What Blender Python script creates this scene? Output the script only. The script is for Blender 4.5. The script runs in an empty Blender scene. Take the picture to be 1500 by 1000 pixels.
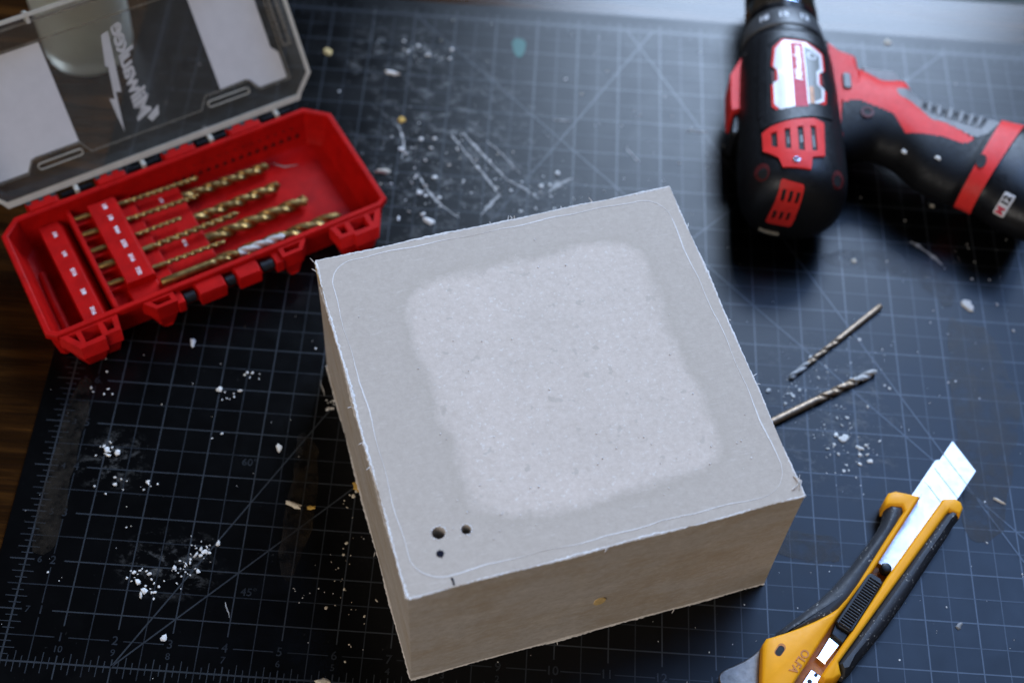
import bpy, bmesh, math, random
from mathutils import Vector, Matrix
random.seed(7)
S = 0.0254                                   # everything below is measured in inches on the cutting mat
R = math.radians
C = bpy.context.scene.collection
scene = bpy.context.scene

# ------------------------------------------------------------------ camera
cam_d = bpy.data.cameras.new("camera")
cam = bpy.data.objects.new("camera", cam_d); C.objects.link(cam)
RIGHT = Vector((0.99749882, 0.05328815, 0.04643782))
FWD = Vector((0.00934155, 0.55183604, -0.83390031)).normalized()
UP = RIGHT.cross(FWD).normalized()
RIGHT = FWD.cross(UP).normalized()
CP = Vector((8.57391819, -9.31055364, 25.6204146))
m = Matrix((RIGHT, UP, -FWD)).transposed().to_4x4()
m.translation = CP * S
cam.matrix_world = m
cam_d.sensor_width = 36.0
cam_d.lens = 2144.14 / 1500 * 36
cam_d.clip_start = 0.02; cam_d.clip_end = 50
cam_d.dof.use_dof = True
cam_d.dof.focus_distance = 26.6 * S
cam_d.dof.aperture_fstop = 5.0
scene.camera = cam

# ------------------------------------------------------------------ light: a dim room, one tall window behind, an added fill lamp behind the camera
w = bpy.data.worlds.new("World"); scene.world = w; w.use_nodes = True
bg = w.node_tree.nodes['Background']
bg.inputs[0].default_value = (1.0, 0.86, 0.72, 1); bg.inputs[1].default_value = 0.02

def area(name, loc, target, sx, sy, col, power):
    d = bpy.data.lights.new(name, 'AREA'); d.shape = 'RECTANGLE'
    d.size = sx * S; d.size_y = sy * S; d.color = col; d.energy = power
    o = bpy.data.objects.new(name, d); C.objects.link(o)
    o.location = Vector(loc) * S
    o.rotation_euler = (Vector(target) - Vector(loc)).to_track_quat('-Z', 'Y').to_euler()
    return o
area("window_light", (29.5, 80, 58), (29.5, 0, 58), 35, 66, (0.56, 0.73, 1.0), 112)
area("high_blue_fill", (58, 58, 108), (12, 6, 0), 60, 54, (0.29, 0.50, 1.0), 54)  # lamp added high up for the blue sheen on the mat's right
area("room_fill_light", (-30, -60, 50), (7, 5, 0), 56, 40, (1.0, 0.95, 0.91), 25)

scene.view_settings.view_transform = 'Standard'
scene.view_settings.look = 'None'
scene.view_settings.exposure = 0.0
scene.view_settings.gamma = 1.0
scene.cycles.use_denoising = True
scene.cycles.max_bounces = 10
scene.cycles.transparent_max_bounces = 16
scene.cycles.sample_clamp_indirect = 4.0

# ------------------------------------------------------------------ materials
class NT:
    def __init__(s, name):
        s.m = bpy.data.materials.new(name); s.m.use_nodes = True
        s.t = s.m.node_tree; s.b = s.t.nodes['Principled BSDF']; s.out = s.t.nodes['Material Output']
    def n(s, ty, **kw):
        o = s.t.nodes.new(ty)
        for k, v in kw.items(): setattr(o, k, v)
        return o
    def l(s, a, b): s.t.links.new(a, b)
    def coords(s, scale=(1, 1, 1), rot=(0, 0, 0)):
        tc = s.n('ShaderNodeTexCoord'); mp = s.n('ShaderNodeMapping')
        mp.inputs['Scale'].default_value = [k / S for k in scale]
        mp.inputs['Rotation'].default_value = rot
        s.l(tc.outputs['Object'], mp.inputs['Vector'])
        return mp.outputs[0]
    def noise(s, vec, sc, detail=4, rough=.6, dist=0.0):
        o = s.n('ShaderNodeTexNoise'); o.inputs['Scale'].default_value = sc
        o.inputs['Detail'].default_value = detail; o.inputs['Roughness'].default_value = rough
        o.inputs['Distortion'].default_value = dist
        s.l(vec, o.inputs['Vector']); return o.outputs['Fac']
    def ramp(s, fac, stops):
        o = s.n('ShaderNodeValToRGB'); e = o.color_ramp.elements
        while len(e) < len(stops): e.new(.5)
        for k, (p, c) in enumerate(stops):
            e[k].position = p
            e[k].color = (c, c, c, 1) if not isinstance(c, tuple) else (*c, 1)
        s.l(fac, o.inputs[0]); return o.outputs[0]
    def math(s, op, a, b=0.0, clamp=False):
        o = s.n('ShaderNodeMath', operation=op, use_clamp=clamp)
        for k, v in enumerate((a, b)):
            if isinstance(v, (int, float)): o.inputs[k].default_value = v
            else: s.l(v, o.inputs[k])
        return o.outputs[0]
    def mix(s, fac, a, b):
        o = s.n('ShaderNodeMix', data_type='RGBA')
        for k, v in ((0, fac), (6, a), (7, b)):
            if isinstance(v, (int, float)): o.inputs[k].default_value = v
            elif isinstance(v, tuple): o.inputs[k].default_value = (*v, 1)
            else: s.l(v, o.inputs[k])
        return o.outputs[2]
    def bump(s, h, strength=.2, dist=.01):
        o = s.n('ShaderNodeBump'); o.inputs['Strength'].default_value = strength
        o.inputs['Distance'].default_value = dist * S
        s.l(h, o.inputs['Height']); s.l(o.outputs[0], s.b.inputs['Normal'])
    def set(s, **kw):
        for k, v in kw.items():
            i = s.b.inputs[k.replace('_', ' ')]
            if isinstance(v, (int, float)): i.default_value = v
            elif isinstance(v, tuple): i.default_value = (*v, 1)
            else: s.l(v, i)
        return s

def plain(name, col, rough=.5, metal=0.0, var=.25, sc=6, bump=.05, spec=.5):
    a = NT(name); v = a.coords(); f = a.noise(v, sc, 5)
    lo = tuple(c * (1 - var) for c in col); hi = tuple(min(1, c * (1 + var)) for c in col)
    a.set(Base_Color=a.mix(a.ramp(f, [(.3, 0.), (.7, 1.)]), lo, hi), Metallic=metal)
    a.b.inputs['Specular IOR Level'].default_value = spec
    a.set(Roughness=a.ramp(a.noise(v, sc * 3, 3), [(.3, max(.02, rough - .07)), (.7, min(1, rough + .07))]))
    if bump: a.bump(a.noise(v, 60, 2), bump, .01)
    return a.m

def dusty(name, col, rough, dust=(.5, .48, .44), amount=.62, spec=.5, bump=.12):
    """plastic or rubber with plaster dust caught on it in small specks"""
    a = NT(name); v = a.coords()
    sp = a.ramp(a.noise(v, 22, 2, .5), [(amount, 0.), (amount + .06, 1.)])
    reg = a.ramp(a.noise(v, 2.2, 2), [(.48, 0.), (.62, 1.)])
    a.set(Base_Color=a.mix(a.math('MULTIPLY', sp, reg), col, dust))
    a.set(Roughness=a.ramp(a.noise(v, 9, 4), [(.3, max(.03, rough - .08)), (.7, min(1, rough + .1))]))
    a.b.inputs['Specular IOR Level'].default_value = spec
    a.bump(a.noise(v, 70, 2), bump, .01)
    return a.m

def satin_vinyl(a, col, rough, ior, gain=1.0):
    """matt black body under a satin skin whose highlight falls off quickly (Beckmann)"""
    t = a.t; t.nodes.remove(a.b)
    d = a.n('ShaderNodeBsdfDiffuse'); g = a.n('ShaderNodeBsdfAnisotropic', distribution='BECKMANN')
    fr = a.n('ShaderNodeFresnel'); fr.inputs['IOR'].default_value = ior; mx = a.n('ShaderNodeMixShader')
    for sock, v in ((d.inputs['Color'], col), (g.inputs['Roughness'], rough)):
        if isinstance(v, tuple): sock.default_value = (*v, 1)
        elif isinstance(v, float): sock.default_value = v
        else: a.l(v, sock)
    g.inputs['Color'].default_value = (1, 1, 1, 1)
    a.l(a.math('MULTIPLY', fr.outputs[0], gain), mx.inputs[0]); a.l(d.outputs[0], mx.inputs[1]); a.l(g.outputs[0], mx.inputs[2]); a.l(mx.outputs[0], a.out.inputs['Surface'])

def satin(name, col, rough, ior, var=.25, sc=3):
    a = NT(name); v = a.coords(); f = a.ramp(a.noise(v, sc, 5), [(.3, 0.), (.7, 1.)])
    satin_vinyl(a, a.mix(f, tuple(c * (1 - var) for c in col), tuple(c * (1 + var) for c in col)), rough, ior)
    return a.m

def wood():
    a = NT('dark stained wood'); v = a.coords((.10, 1.9, 1.9))
    g = a.noise(v, 1.5, 9, .68, .5)
    fine = a.noise(a.coords((.35, 16, 16)), 1.1, 4, .7)
    col = a.ramp(g, [(.30, (.006, .0026, .0009)), (.50, (.024, .009, .0022)), (.70, (.10, .037, .007))])
    col = a.mix(a.ramp(fine, [(.35, 0.), (.62, .65)]), col, (.012, .005, .0025))
    satin_vinyl(a, col, a.ramp(fine, [(.3, .20), (.7, .29)]), 1.365)
    return a.m

def mat_surface():
    a = NT('black mat vinyl'); v = a.coords()
    f = a.noise(v, .5, 6, .65)
    base = a.mix(a.ramp(f, [(.3, 0.), (.75, 1.)]), (.0016, .0017, .0019), (.0034, .0035, .0038))
    # dried plaster film smeared behind the block and round the drill bits (dust, not shade)
    sx = a.n('ShaderNodeSeparateXYZ'); a.l(v, sx.inputs[0])
    def spot(cx, cy, rx, ry):
        dx = a.math('DIVIDE', a.math('SUBTRACT', sx.outputs[0], cx), rx)
        dy = a.math('DIVIDE', a.math('SUBTRACT', sx.outputs[1], cy), ry)
        d = a.math('ADD', a.math('MULTIPLY', dx, dx), a.math('MULTIPLY', dy, dy))
        return a.math('SUBTRACT', 1.0, d, True)
    z = a.math('MAXIMUM', spot(7.2, 12.8, 2.6, 3.4), spot(6.0, 15.6, 1.9, 1.2))
    z = a.math('MAXIMUM', z, a.math('MULTIPLY', spot(15.4, 6.5, 1.9, 2.2), .62))
    z = a.math('MAXIMUM', z, a.math('MULTIPLY', a.math('MAXIMUM', spot(2.7, 2.1, 1.1, .8), spot(1.2, 4.2, .8, .8)), .5))
    z = a.math('MAXIMUM', z, spot(8.7, 11.4, 2.0, 1.3))
    sm = a.ramp(a.noise(a.coords((1.0, 1.5, 1), (0, 0, .9)), 2.2, 9, .78, .3), [(.52, 0.), (.66, 1.)])
    dust = a.math('MULTIPLY', a.math('MULTIPLY', z, sm), .62, True)
    film = a.math('MULTIPLY', a.ramp(a.noise(v, .9, 8, .7), [(.5, 0.), (.8, 1.)]), .006)
    fac = a.math('ADD', dust, film, True)
    sp = a.ramp(a.noise(v, 11, 3, .6), [(.70, 0.), (.76, 1.)])
    fac = a.math('ADD', fac, a.math('MULTIPLY', sp, .10), True)
    col = a.mix(fac, base, (.30, .29, .27))
    ro = a.ramp(a.noise(v, 1.3, 5, .6), [(.3, .29), (.7, .35)])
    satin_vinyl(a, col, a.math('ADD', ro, a.math('MULTIPLY', fac, .2), True), 1.375, a.math('SUBTRACT', .70, a.math('MULTIPLY', fac, .6), True))
    return a.m

def paper(name, light=False):
    """grey recycled board facing; the top carries a lighter, speckled square where something lay"""
    a = NT(name); v = a.coords()
    grain = a.noise(v, 9.5, 8, .75)
    fib = a.noise(a.coords((3, 14, 9), (0, 0, .2)), 1.5, 5, .7)
    base = a.mix(a.ramp(grain, [(.32, 0.), (.7, 1.)]), (.47, .39, .315), (.55, .465, .38))
    base = a.mix(a.ramp(fib, [(.58, 0.), (.72, .55)]), base, (.66, .585, .51))
    if light:
        sx = a.n('ShaderNodeSeparateXYZ'); a.l(v, sx.inputs[0])
        wob = a.math('MULTIPLY', a.math('SUBTRACT', a.noise(v, .70, 10, .74), .5), 1.05)
        ax = a.math('ABSOLUTE', a.math('SUBTRACT', sx.outputs[0], .16)); ay = a.math('ABSOLUTE', a.math('ADD', sx.outputs[1], .02))
        qx = a.math('MAXIMUM', a.math('SUBTRACT', ax, 1.58), 0.); qy = a.math('MAXIMUM', a.math('SUBTRACT', ay, 1.86), 0.)
        d = a.math('SQRT', a.math('ADD', a.math('MULTIPLY', qx, qx), a.math('MULTIPLY', qy, qy)))
        d = a.math('ADD', d, wob)
        mask = a.ramp(d, [(.56, 1.), (.80, 0.)])
        halo = a.ramp(d, [(.62, 0.), (.80, 1.), (1.1, 0.15)])
        base = a.mix(a.math('MULTIPLY', halo, .35), base, (.455, .38, .30))
        patch = a.mix(a.ramp(grain, [(.35, 0.), (.66, 1.)]), (.61, .50, .405), (.71, .595, .50))
        spk = a.ramp(a.noise(v, 15, 3, .6), [(.60, 0.), (.68, .8)])
        patch = a.mix(spk, patch, (.77, .71, .64))
        pore = a.ramp(a.noise(v, 4.2, 3, .5), [(.655, 0.), (.70, .6)]); patch = a.mix(pore, patch, (.45, .385, .31))
        base = a.mix(a.math('MULTIPLY', mask, a.ramp(a.noise(v, .55, 5, .6), [(.3, .45), (.7, .95)])), base, patch)
    a.set(Base_Color=base, Roughness=.82)
    a.b.inputs['Specular IOR Level'].default_value = .3
    a.bump(a.math('ADD', grain, a.math('MULTIPLY', fib, .6)), .35, .012)
    return a.m

def board_side():
    a = NT('brown paper board side')
    tc = a.n('ShaderNodeTexCoord'); mp = a.n('ShaderNodeMapping'); mp.inputs['Scale'].default_value = [k / S for k in (.22, .22, 1.0)]
    a.l(tc.outputs['Object'], mp.inputs['Vector']); v = mp.outputs[0]
    g = a.noise(v, 1.6, 6, .6, .5)
    fine = a.noise(a.coords((.7, .7, 6)), 4, 5, .7)
    col = a.ramp(g, [(.25, (.40, .345, .295)), (.48, (.46, .41, .365)), (.62, (.425, .365, .305)), (.8, (.50, .455, .415))])
    blot = a.noise(a.coords((.5, .5, .9)), 1.3, 7, .7)
    col = a.mix(a.ramp(blot, [(.46, 0.), (.66, .75)]), col, (.37, .28, .185))
    pal = a.noise(a.coords((.6, .6, 1.6), (0, 0, 2.)), 1.7, 8, .7)
    col = a.mix(a.ramp(pal, [(.54, 0.), (.68, .6)]), col, (.56, .50, .43))
    scr = a.noise(a.coords((.25, .25, 3.2)), 2.4, 7, .75)
    col = a.mix(a.ramp(scr, [(.60, 0.), (.70, .30)]), col, (.31, .245, .18))
    gr = a.noise(a.coords((1, 1, 1.6)), 9, 6, .75)
    col = a.mix(a.ramp(gr, [(.36, .45), (.55, 0.)]), col, (.33, .275, .22)); col = a.mix(a.ramp(gr, [(.56, 0.), (.72, .5)]), col, (.56, .51, .46))
    col = a.mix(a.ramp(fine, [(.55, 0.), (.75, .35)]), col, (.54, .47, .40))
    a.set(Base_Color=col, Roughness=.8)
    a.b.inputs['Specular IOR Level'].default_value = .3
    a.bump(fine, .3, .012)
    return a.m

def residue():
    """old tape glue: a brown film that has come away in places"""
    m_ = satin('brown adhesive residue', (.034, .025, .016), .48, 1.37, .3, 2.5); t = m_.node_tree
    a = NT.__new__(NT); a.m, a.t, a.out = m_, t, t.nodes['Material Output']
    src = a.out.inputs['Surface'].links[0].from_socket; v = a.coords()
    tr = a.n('ShaderNodeBsdfTransparent'); mx = a.n('ShaderNodeMixShader')
    f = a.ramp(a.noise(v, 2.2, 8, .68), [(.38, 0.0), (.64, .36)])
    a.l(f, mx.inputs[0]); a.l(tr.outputs[0], mx.inputs[1]); a.l(src, mx.inputs[2]); a.l(mx.outputs[0], a.out.inputs['Surface'])
    return m_

def clear_plastic(name, tint, cover, rough=.28, col=(.58, .54, .46)):
    """frosted clear plastic: mostly see-through, the rest scatters"""
    a = NT(name); v = a.coords()
    tr = a.n('ShaderNodeBsdfTransparent'); tr.inputs[0].default_value = (*tint, 1)
    a.set(Base_Color=col, Roughness=rough); a.b.inputs['Specular IOR Level'].default_value = .3
    tl = a.n('ShaderNodeBsdfTranslucent'); tl.inputs[0].default_value = (.55, .50, .44, 1)
    m1 = a.n('ShaderNodeMixShader'); m1.inputs[0].default_value = .45
    a.l(a.b.outputs[0], m1.inputs[1]); a.l(tl.outputs[0], m1.inputs[2])
    m2 = a.n('ShaderNodeMixShader')
    f = a.ramp(a.noise(v, 3, 5, .6), [(.3, cover * .85), (.7, min(1, cover * 1.15))])
    a.l(f, m2.inputs[0]); a.l(tr.outputs[0], m2.inputs[1]); a.l(m1.outputs[0], m2.inputs[2])
    a.l(m2.outputs[0], a.out.inputs['Surface'])
    return a.m

def glass():
    a = NT('drinking glass')
    a.set(Base_Color=(.96, .92, .78), Roughness=.30, IOR=1.38, Transmission_Weight=.86)
    a.b.inputs['Specular IOR Level'].default_value = .25
    return a.m

MAT = dict(
    vinyl=mat_surface(), wood=wood(), top=paper('paper board top', True), side=board_side(),
    torn=plain('torn white paper fibre', (.70, .65, .60), .9, var=.12, sc=25, bump=.6),
    seamline=plain('pale scored line', (.70, .65, .60), .9, var=.15, sc=20),
    ink=plain('dark blue marker ink', (.006, .006, .014), .7, spec=.1),
    core=plain('tan board core', (.58, .40, .16), .9, sc=20, bump=.4),
    print=satin('grey mat print', (.032, .036, .041), .32, 1.44, .2),
    printminor=satin('faint grey mat print', (.021, .024, .028), .32, 1.39, .35),
    tape=residue(),
    green=plain('green paint spot', (.0, .085, .06), .5),
    scratch=plain('pale scratch', (.36, .34, .31), .8, var=.5, sc=14, bump=.3),
    plaster=plain('white plaster', (.74, .70, .64), .9, var=.12, sc=20, bump=.5),
    cream=plain('cream crumb', (.62, .53, .40), .85, var=.25, sc=20),
    yellowcrumb=plain('ochre crumb', (.55, .32, .06), .8, var=.3, sc=20),
    redbox=plain('red moulded plastic', (.40, .0048, .0036), .50, var=.18, sc=3, spec=.08),
    redtool=plain('red tool plastic', (.74, .035, .03), .48, var=.08, sc=5, bump=.05, spec=.18),
    blackplastic=dusty('black tool plastic', (.0075, .0078, .009), .44, amount=.82, spec=.36, bump=.04),
    blackgloss=dusty('black smooth plastic', (.005, .005, .006), .36, amount=.84, spec=.28, bump=.03),
    greyrubber=dusty('grey rubber', (.20, .19, .18), .6, amount=.70),
    griprubber=dusty('black grip rubber', (.0045, .0046, .0055), .52, amount=.84, spec=.22, bump=.04),
    knifeRubber=dusty('black knife rubber', (.024, .025, .029), .55, amount=.63),
    dark=plain('dark recess', (.006, .006, .006), .7),  # near-black puts the shade into holes, sockets and vents; black print shares it
    darkred=plain('shaded red plastic', (.075, .002, .002), .6),  # red darkened to carry the shade of hollows, notches and sockets
    collar=plain('grey torque collar', (.055, .055, .055), .45, sc=12),
    white=plain('white print', (.82, .82, .82), .5, var=.04, bump=0),
    labelwhite=plain('glossy white label', (.85, .84, .83), .25, var=.03, bump=0),
    labelred=plain('red label print', (.55, .02, .05), .5, var=.08, bump=0, spec=.25),
    labelgrey=plain('grey label print', (.22, .22, .20), .35, var=.15, sc=20, bump=0),
    labelorange=plain('orange label print', (.45, .16, .03), .35, bump=0),
    sticker=plain('white label card', (.62, .60, .585), .6, var=.04, sc=3, bump=0),
    logo=plain('white logo print', (.50, .485, .46), .6, var=.06, bump=0),
    lid=clear_plastic('frosted clear lid', (.80, .77, .74), .115),
    lidrim=clear_plastic('thick frosted lid edge', (.72, .70, .62), .90, col=(.86, .80, .67)),
    lidline=clear_plastic('raised line in clear lid', (.72, .68, .64), .30),
    glass=glass(),
    steel=plain('bright steel', (.60, .61, .625), .50, 1.0, var=.10, sc=3, bump=0),
    steeldull=plain('dull steel', (.27, .235, .20), .48, 1.0, var=.25, sc=6, bump=.1),
    chrome=plain('chrome', (.85, .85, .86), .10, 1.0, var=.02, bump=0),
    gold=plain('titanium gold', (.29, .175, .058), .44, .9, var=.5, sc=7, bump=.1),
    bronze=plain('worn bronze steel', (.36, .255, .165), .46, .65, var=.25, sc=9, bump=.1),
    dustbit=plain('plaster dusted steel', (.50, .47, .43), .75, .1, var=.35, sc=22, bump=.4),
    yellow=plain('yellow knife plastic', (.90, .37, .010), .46, var=.05, sc=5, bump=.05, spec=.2),
    yellowdeep=plain('deep yellow plastic', (.50, .16, .003), .5),
    floor=plain('grey green floor', (.10, .11, .09), .7),
)

# ------------------------------------------------------------------ mesh helpers (inches in, metres out)
class M:
    def __init__(s, flat=False): s.v = []; s.f = []; s.mi = []; s.flat = flat
    def add(s, vs, fs, mi=0):
        o = len(s.v); s.v += [tuple(x) for x in vs]
        for f in fs: s.f.append([i + o for i in f]); s.mi.append(mi)
    def rings(s, rs, cap0=True, cap1=True, closed=True, mi=0):
        n = len(rs[0]); vs = [p for r in rs for p in r]; fs = []
        for k in range(len(rs) - 1):
            for i in range(n if closed else n - 1):
                j = (i + 1) % n
                fs.append([k * n + i, k * n + j, (k + 1) * n + j, (k + 1) * n + i])
        if cap0: fs.append(list(range(n))[::-1])
        if cap1: fs.append([(len(rs) - 1) * n + i for i in range(n)])
        s.add(vs, fs, mi)
    def box(s, a, b, mi=0):
        (x0, y0, z0), (x1, y1, z1) = a, b
        s.rings([[(x0, y0, z), (x1, y0, z), (x1, y1, z), (x0, y1, z)] for z in (z0, z1)], mi=mi)
    def prism(s, poly, z0, z1, mi=0, bev=0.0):
        poly = ccw(poly)
        lv = [(z0, 0), (z1, 0)] if not bev else [(z0, 0), (z1 - bev, 0), (z1, bev)]
        s.pillow(poly, lv, mi)
    def pillow(s, poly, levels, mi=0):
        poly = ccw(poly); s.rings([[(x, y, z) for x, y in inset(poly, d)] for z, d in levels], mi=mi)
    def tube(s, pts, rad, n=8, mi=0):
        rs = []
        for k, p in enumerate(pts):
            p = Vector(p); t = (Vector(pts[min(k + 1, len(pts) - 1)]) - Vector(pts[max(k - 1, 0)])).normalized()
            a = t.orthogonal().normalized(); b = t.cross(a)
            rr = rad[k] if isinstance(rad, (list, tuple)) else rad
            if k and rs: # keep the frame turning smoothly
                a0 = (Vector(rs[-1][0]) - Vector(pts[k - 1])).normalized()
                a = (a0 - t * a0.dot(t)).normalized(); b = t.cross(a)
            rs.append([tuple(p + (a * math.cos(q) + b * math.sin(q)) * rr) for q in [2 * math.pi * i / n for i in range(n)]])
        s.rings(rs, mi=mi)
    def blob(s, c, r, sq=(1, 1, .6), mi=0, rnd=random):
        t = (1 + 5 ** .5) / 2
        vs = [(-1, t, 0), (1, t, 0), (-1, -t, 0), (1, -t, 0), (0, -1, t), (0, 1, t), (0, -1, -t), (0, 1, -t), (t, 0, -1), (t, 0, 1), (-t, 0, -1), (-t, 0, 1)]
        fs = [(0, 11, 5), (0, 5, 1), (0, 1, 7), (0, 7, 10), (0, 10, 11), (1, 5, 9), (5, 11, 4), (11, 10, 2), (10, 7, 6), (7, 1, 8), (3, 9, 4), (3, 4, 2), (3, 2, 6), (3, 6, 8), (3, 8, 9), (4, 9, 5), (2, 4, 11), (6, 2, 10), (8, 6, 7), (9, 8, 1)]
        an = rnd.uniform(0, 6.28); ca, sa = math.cos(an), math.sin(an); out = []
        for v in vs:
            k = r / 1.9 * rnd.uniform(.65, 1.2); x, y, z = v[0] * k * sq[0], v[1] * k * sq[1], v[2] * k * sq[2]
            out.append((c[0] + x * ca - y * sa, c[1] + x * sa + y * ca, max(.002, c[2] + z)))
        s.add(out, fs, mi)

def area2(p): return sum(p[i][0] * p[(i + 1) % len(p)][1] - p[(i + 1) % len(p)][0] * p[i][1] for i in range(len(p)))
def ccw(p): return list(p) if area2(p) > 0 else list(p)[::-1]
def segd(p, a, b):
    ax, ay = a; bx, by = b; dx, dy = bx - ax, by - ay
    t = max(0, min(1, ((p[0] - ax) * dx + (p[1] - ay) * dy) / (dx * dx + dy * dy + 1e-12)))
    return math.hypot(p[0] - ax - t * dx, p[1] - ay - t * dy)
def inset(p, d):
    if abs(d) < 1e-9: return list(p)
    n = len(p); out = []
    for i in range(n):
        a, b, c = Vector(p[i - 1]), Vector(p[i]), Vector(p[(i + 1) % n])
        e1, e2 = (b - a).normalized(), (c - b).normalized()
        n1, n2 = Vector((-e1.y, e1.x)), Vector((-e2.y, e2.x))
        nn = n1 + n2
        if nn.length < 1e-3: nn = n1
        nn.normalize(); k = 1 / max(.45, nn.dot(n1)); dd = d
        if d > 0:
            far = 9.0
            for j in range(n):
                if j in (i, (i - 1) % n): continue
                q0, q1 = p[j], p[(j + 1) % n]
                if j == (i + 1) % n and (Vector(q1) - Vector(q0)).normalized().dot(e2) > -.2: continue
                if j == (i - 2) % n and (Vector(q1) - Vector(q0)).normalized().dot(e1) > -.2: continue
                if j == (i + 1) % n: far = min(far, e2.length and (c - b).length)
                elif j == (i - 2) % n: far = min(far, (b - a).length)
                else: far = min(far, segd(p[i], q0, q1))
            dd = min(d, far * .38)
        out.append(tuple(b + nn * dd * k))
    return out
def smooth_poly(p, it=1, keep=()):
    for _ in range(it):
        q = []
        for i in range(len(p)):
            a, b = p[i], p[(i + 1) % len(p)]
            q.append((a[0] * .75 + b[0] * .25, a[1] * .75 + b[1] * .25)); q.append((a[0] * .25 + b[0] * .75, a[1] * .25 + b[1] * .75))
        p = q
    return p
def rrect(cx, cy, hx, hy, r, n=5):
    out = []
    for sx, sy, a0 in ((1, 1, 0), (-1, 1, 90), (-1, -1, 180), (1, -1, 270)):
        for k in range(n):
            a = R(a0 + 90 * k / (n - 1)); out.append((cx + sx * (hx - r) + r * math.cos(a), cy + sy * (hy - r) + r * math.sin(a)))
    return out
def circle(cx, cy, r, n=20): return [(cx + r * math.cos(2 * math.pi * k / n), cy + r * math.sin(2 * math.pi * k / n)) for k in range(n)]

def mesh_from(name, mm, fn=None):
    me = bpy.data.meshes.new(name)
    vs = [fn(v) for v in mm.v] if fn else mm.v
    me.from_pydata([(x * S, y * S, z * S) for x, y, z in vs], [], mm.f)
    bm = bmesh.new(); bm.from_mesh(me)
    for f, k in zip(bm.faces, mm.mi): f.material_index = k
    if not mm.flat: bmesh.ops.recalc_face_normals(bm, faces=bm.faces)
    big = [f for f in bm.faces if len(f.verts) > 6]
    if big: bmesh.ops.triangulate(bm, faces=big, ngon_method='EAR_CLIP')
    bm.to_mesh(me); bm.free()
    me.update(); return me

def obj(name, mm, mats, parent=None, fn=None, smooth=True, bevel=0.0, angle=38, loc=None):
    me = mm if isinstance(mm, bpy.types.Mesh) else mesh_from(name, mm, fn)
    if not isinstance(mats, (list, tuple)): mats = [mats]
    if not len(me.materials):
        for q in mats: me.materials.append(q)
    if smooth:
        for p in me.polygons: p.use_smooth = True
        me.set_sharp_from_angle(angle=R(angle))
    o = bpy.data.objects.new(name, me); C.objects.link(o)
    if parent: o.parent = parent
    if loc: o.location = Vector(loc) * S
    if bevel:
        b = o.modifiers.new('bevel', 'BEVEL'); b.width = bevel * S; b.segments = 2; b.limit_method = 'ANGLE'; b.angle_limit = R(40)
    return o
def thing(name, label, cat, loc=(0, 0, 0), rot=(0, 0, 0), group=None):
    o = bpy.data.objects.new(name, None); C.objects.link(o); o.empty_display_size = .02
    o.location = Vector(loc) * S; o.rotation_euler = rot
    return tag(o, label, cat, group)
def tag(o, label=None, cat=None, group=None, kind=None):
    for k, v in (('label', label), ('category', cat), ('group', group), ('kind', kind)):
        if v: o[k] = v
    return o

def curve_mesh(name, splines, depth, z0=0.0):
    """flat polygons, the inner ones becoming holes, extruded to depth: returns a mesh in metres"""
    cu = bpy.data.curves.new(name, 'CURVE'); cu.dimensions = '2D'; cu.fill_mode = 'BOTH'
    cu.extrude = depth * S / 2
    for pts in splines:
        sp = cu.splines.new('POLY'); sp.points.add(len(pts) - 1)
        for q, (x, y) in zip(sp.points, pts): q.co = (x * S, y * S, 0, 1)
        sp.use_cyclic_u = True
    o = bpy.data.objects.new(name, cu)
    me = bpy.data.meshes.new_from_object(o); bpy.data.objects.remove(o); bpy.data.curves.remove(cu)
    me.name = name
    me.transform(Matrix.Translation((0, 0, (z0 + depth / 2) * S)))
    return me
def text_mesh(name, txt, size, depth=.004, shear=0.0, bold=0.0, align='CENTER', space=1.0):
    cu = bpy.data.curves.new(name, 'FONT'); cu.body = txt; cu.size = size * S; cu.extrude = depth * S / 2
    cu.shear = shear; cu.offset = bold * S; cu.align_x = align; cu.align_y = 'CENTER'; cu.space_character = space
    cu.resolution_u = 3
    o = bpy.data.objects.new(name, cu)
    me = bpy.data.meshes.new_from_object(o); bpy.data.objects.remove(o); bpy.data.curves.remove(cu)
    me.name = name; return me
def slice_mesh(me, axis, step, lo, hi):
    bm = bmesh.new(); bm.from_mesh(me); x = lo
    nv = Vector([1 if k == axis else 0 for k in range(3)])
    while x < hi:
        bmesh.ops.bisect_plane(bm, geom=bm.verts[:] + bm.edges[:] + bm.faces[:], plane_co=nv * x * S, plane_no=nv); x += step
    bm.to_mesh(me); bm.free()
def bend(me, fn):
    for v in me.vertices:
        p = fn(v.co.x / S, v.co.y / S, v.co.z / S); v.co = (p[0] * S, p[1] * S, p[2] * S)
    me.update()

# ------------------------------------------------------------------ the setting: floor, table, cutting mat
mm = M(); mm.box((-120, -120, -31), (140, 140, -30))
tag(obj('floor', mm, MAT['floor'], smooth=False), kind='structure')
mm = M(); mm.box((-30, -30, -1.6), (48, 19.07, -.11))
tag(obj('table_surface', mm, MAT['wood'], bevel=.04), kind='structure')

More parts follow.
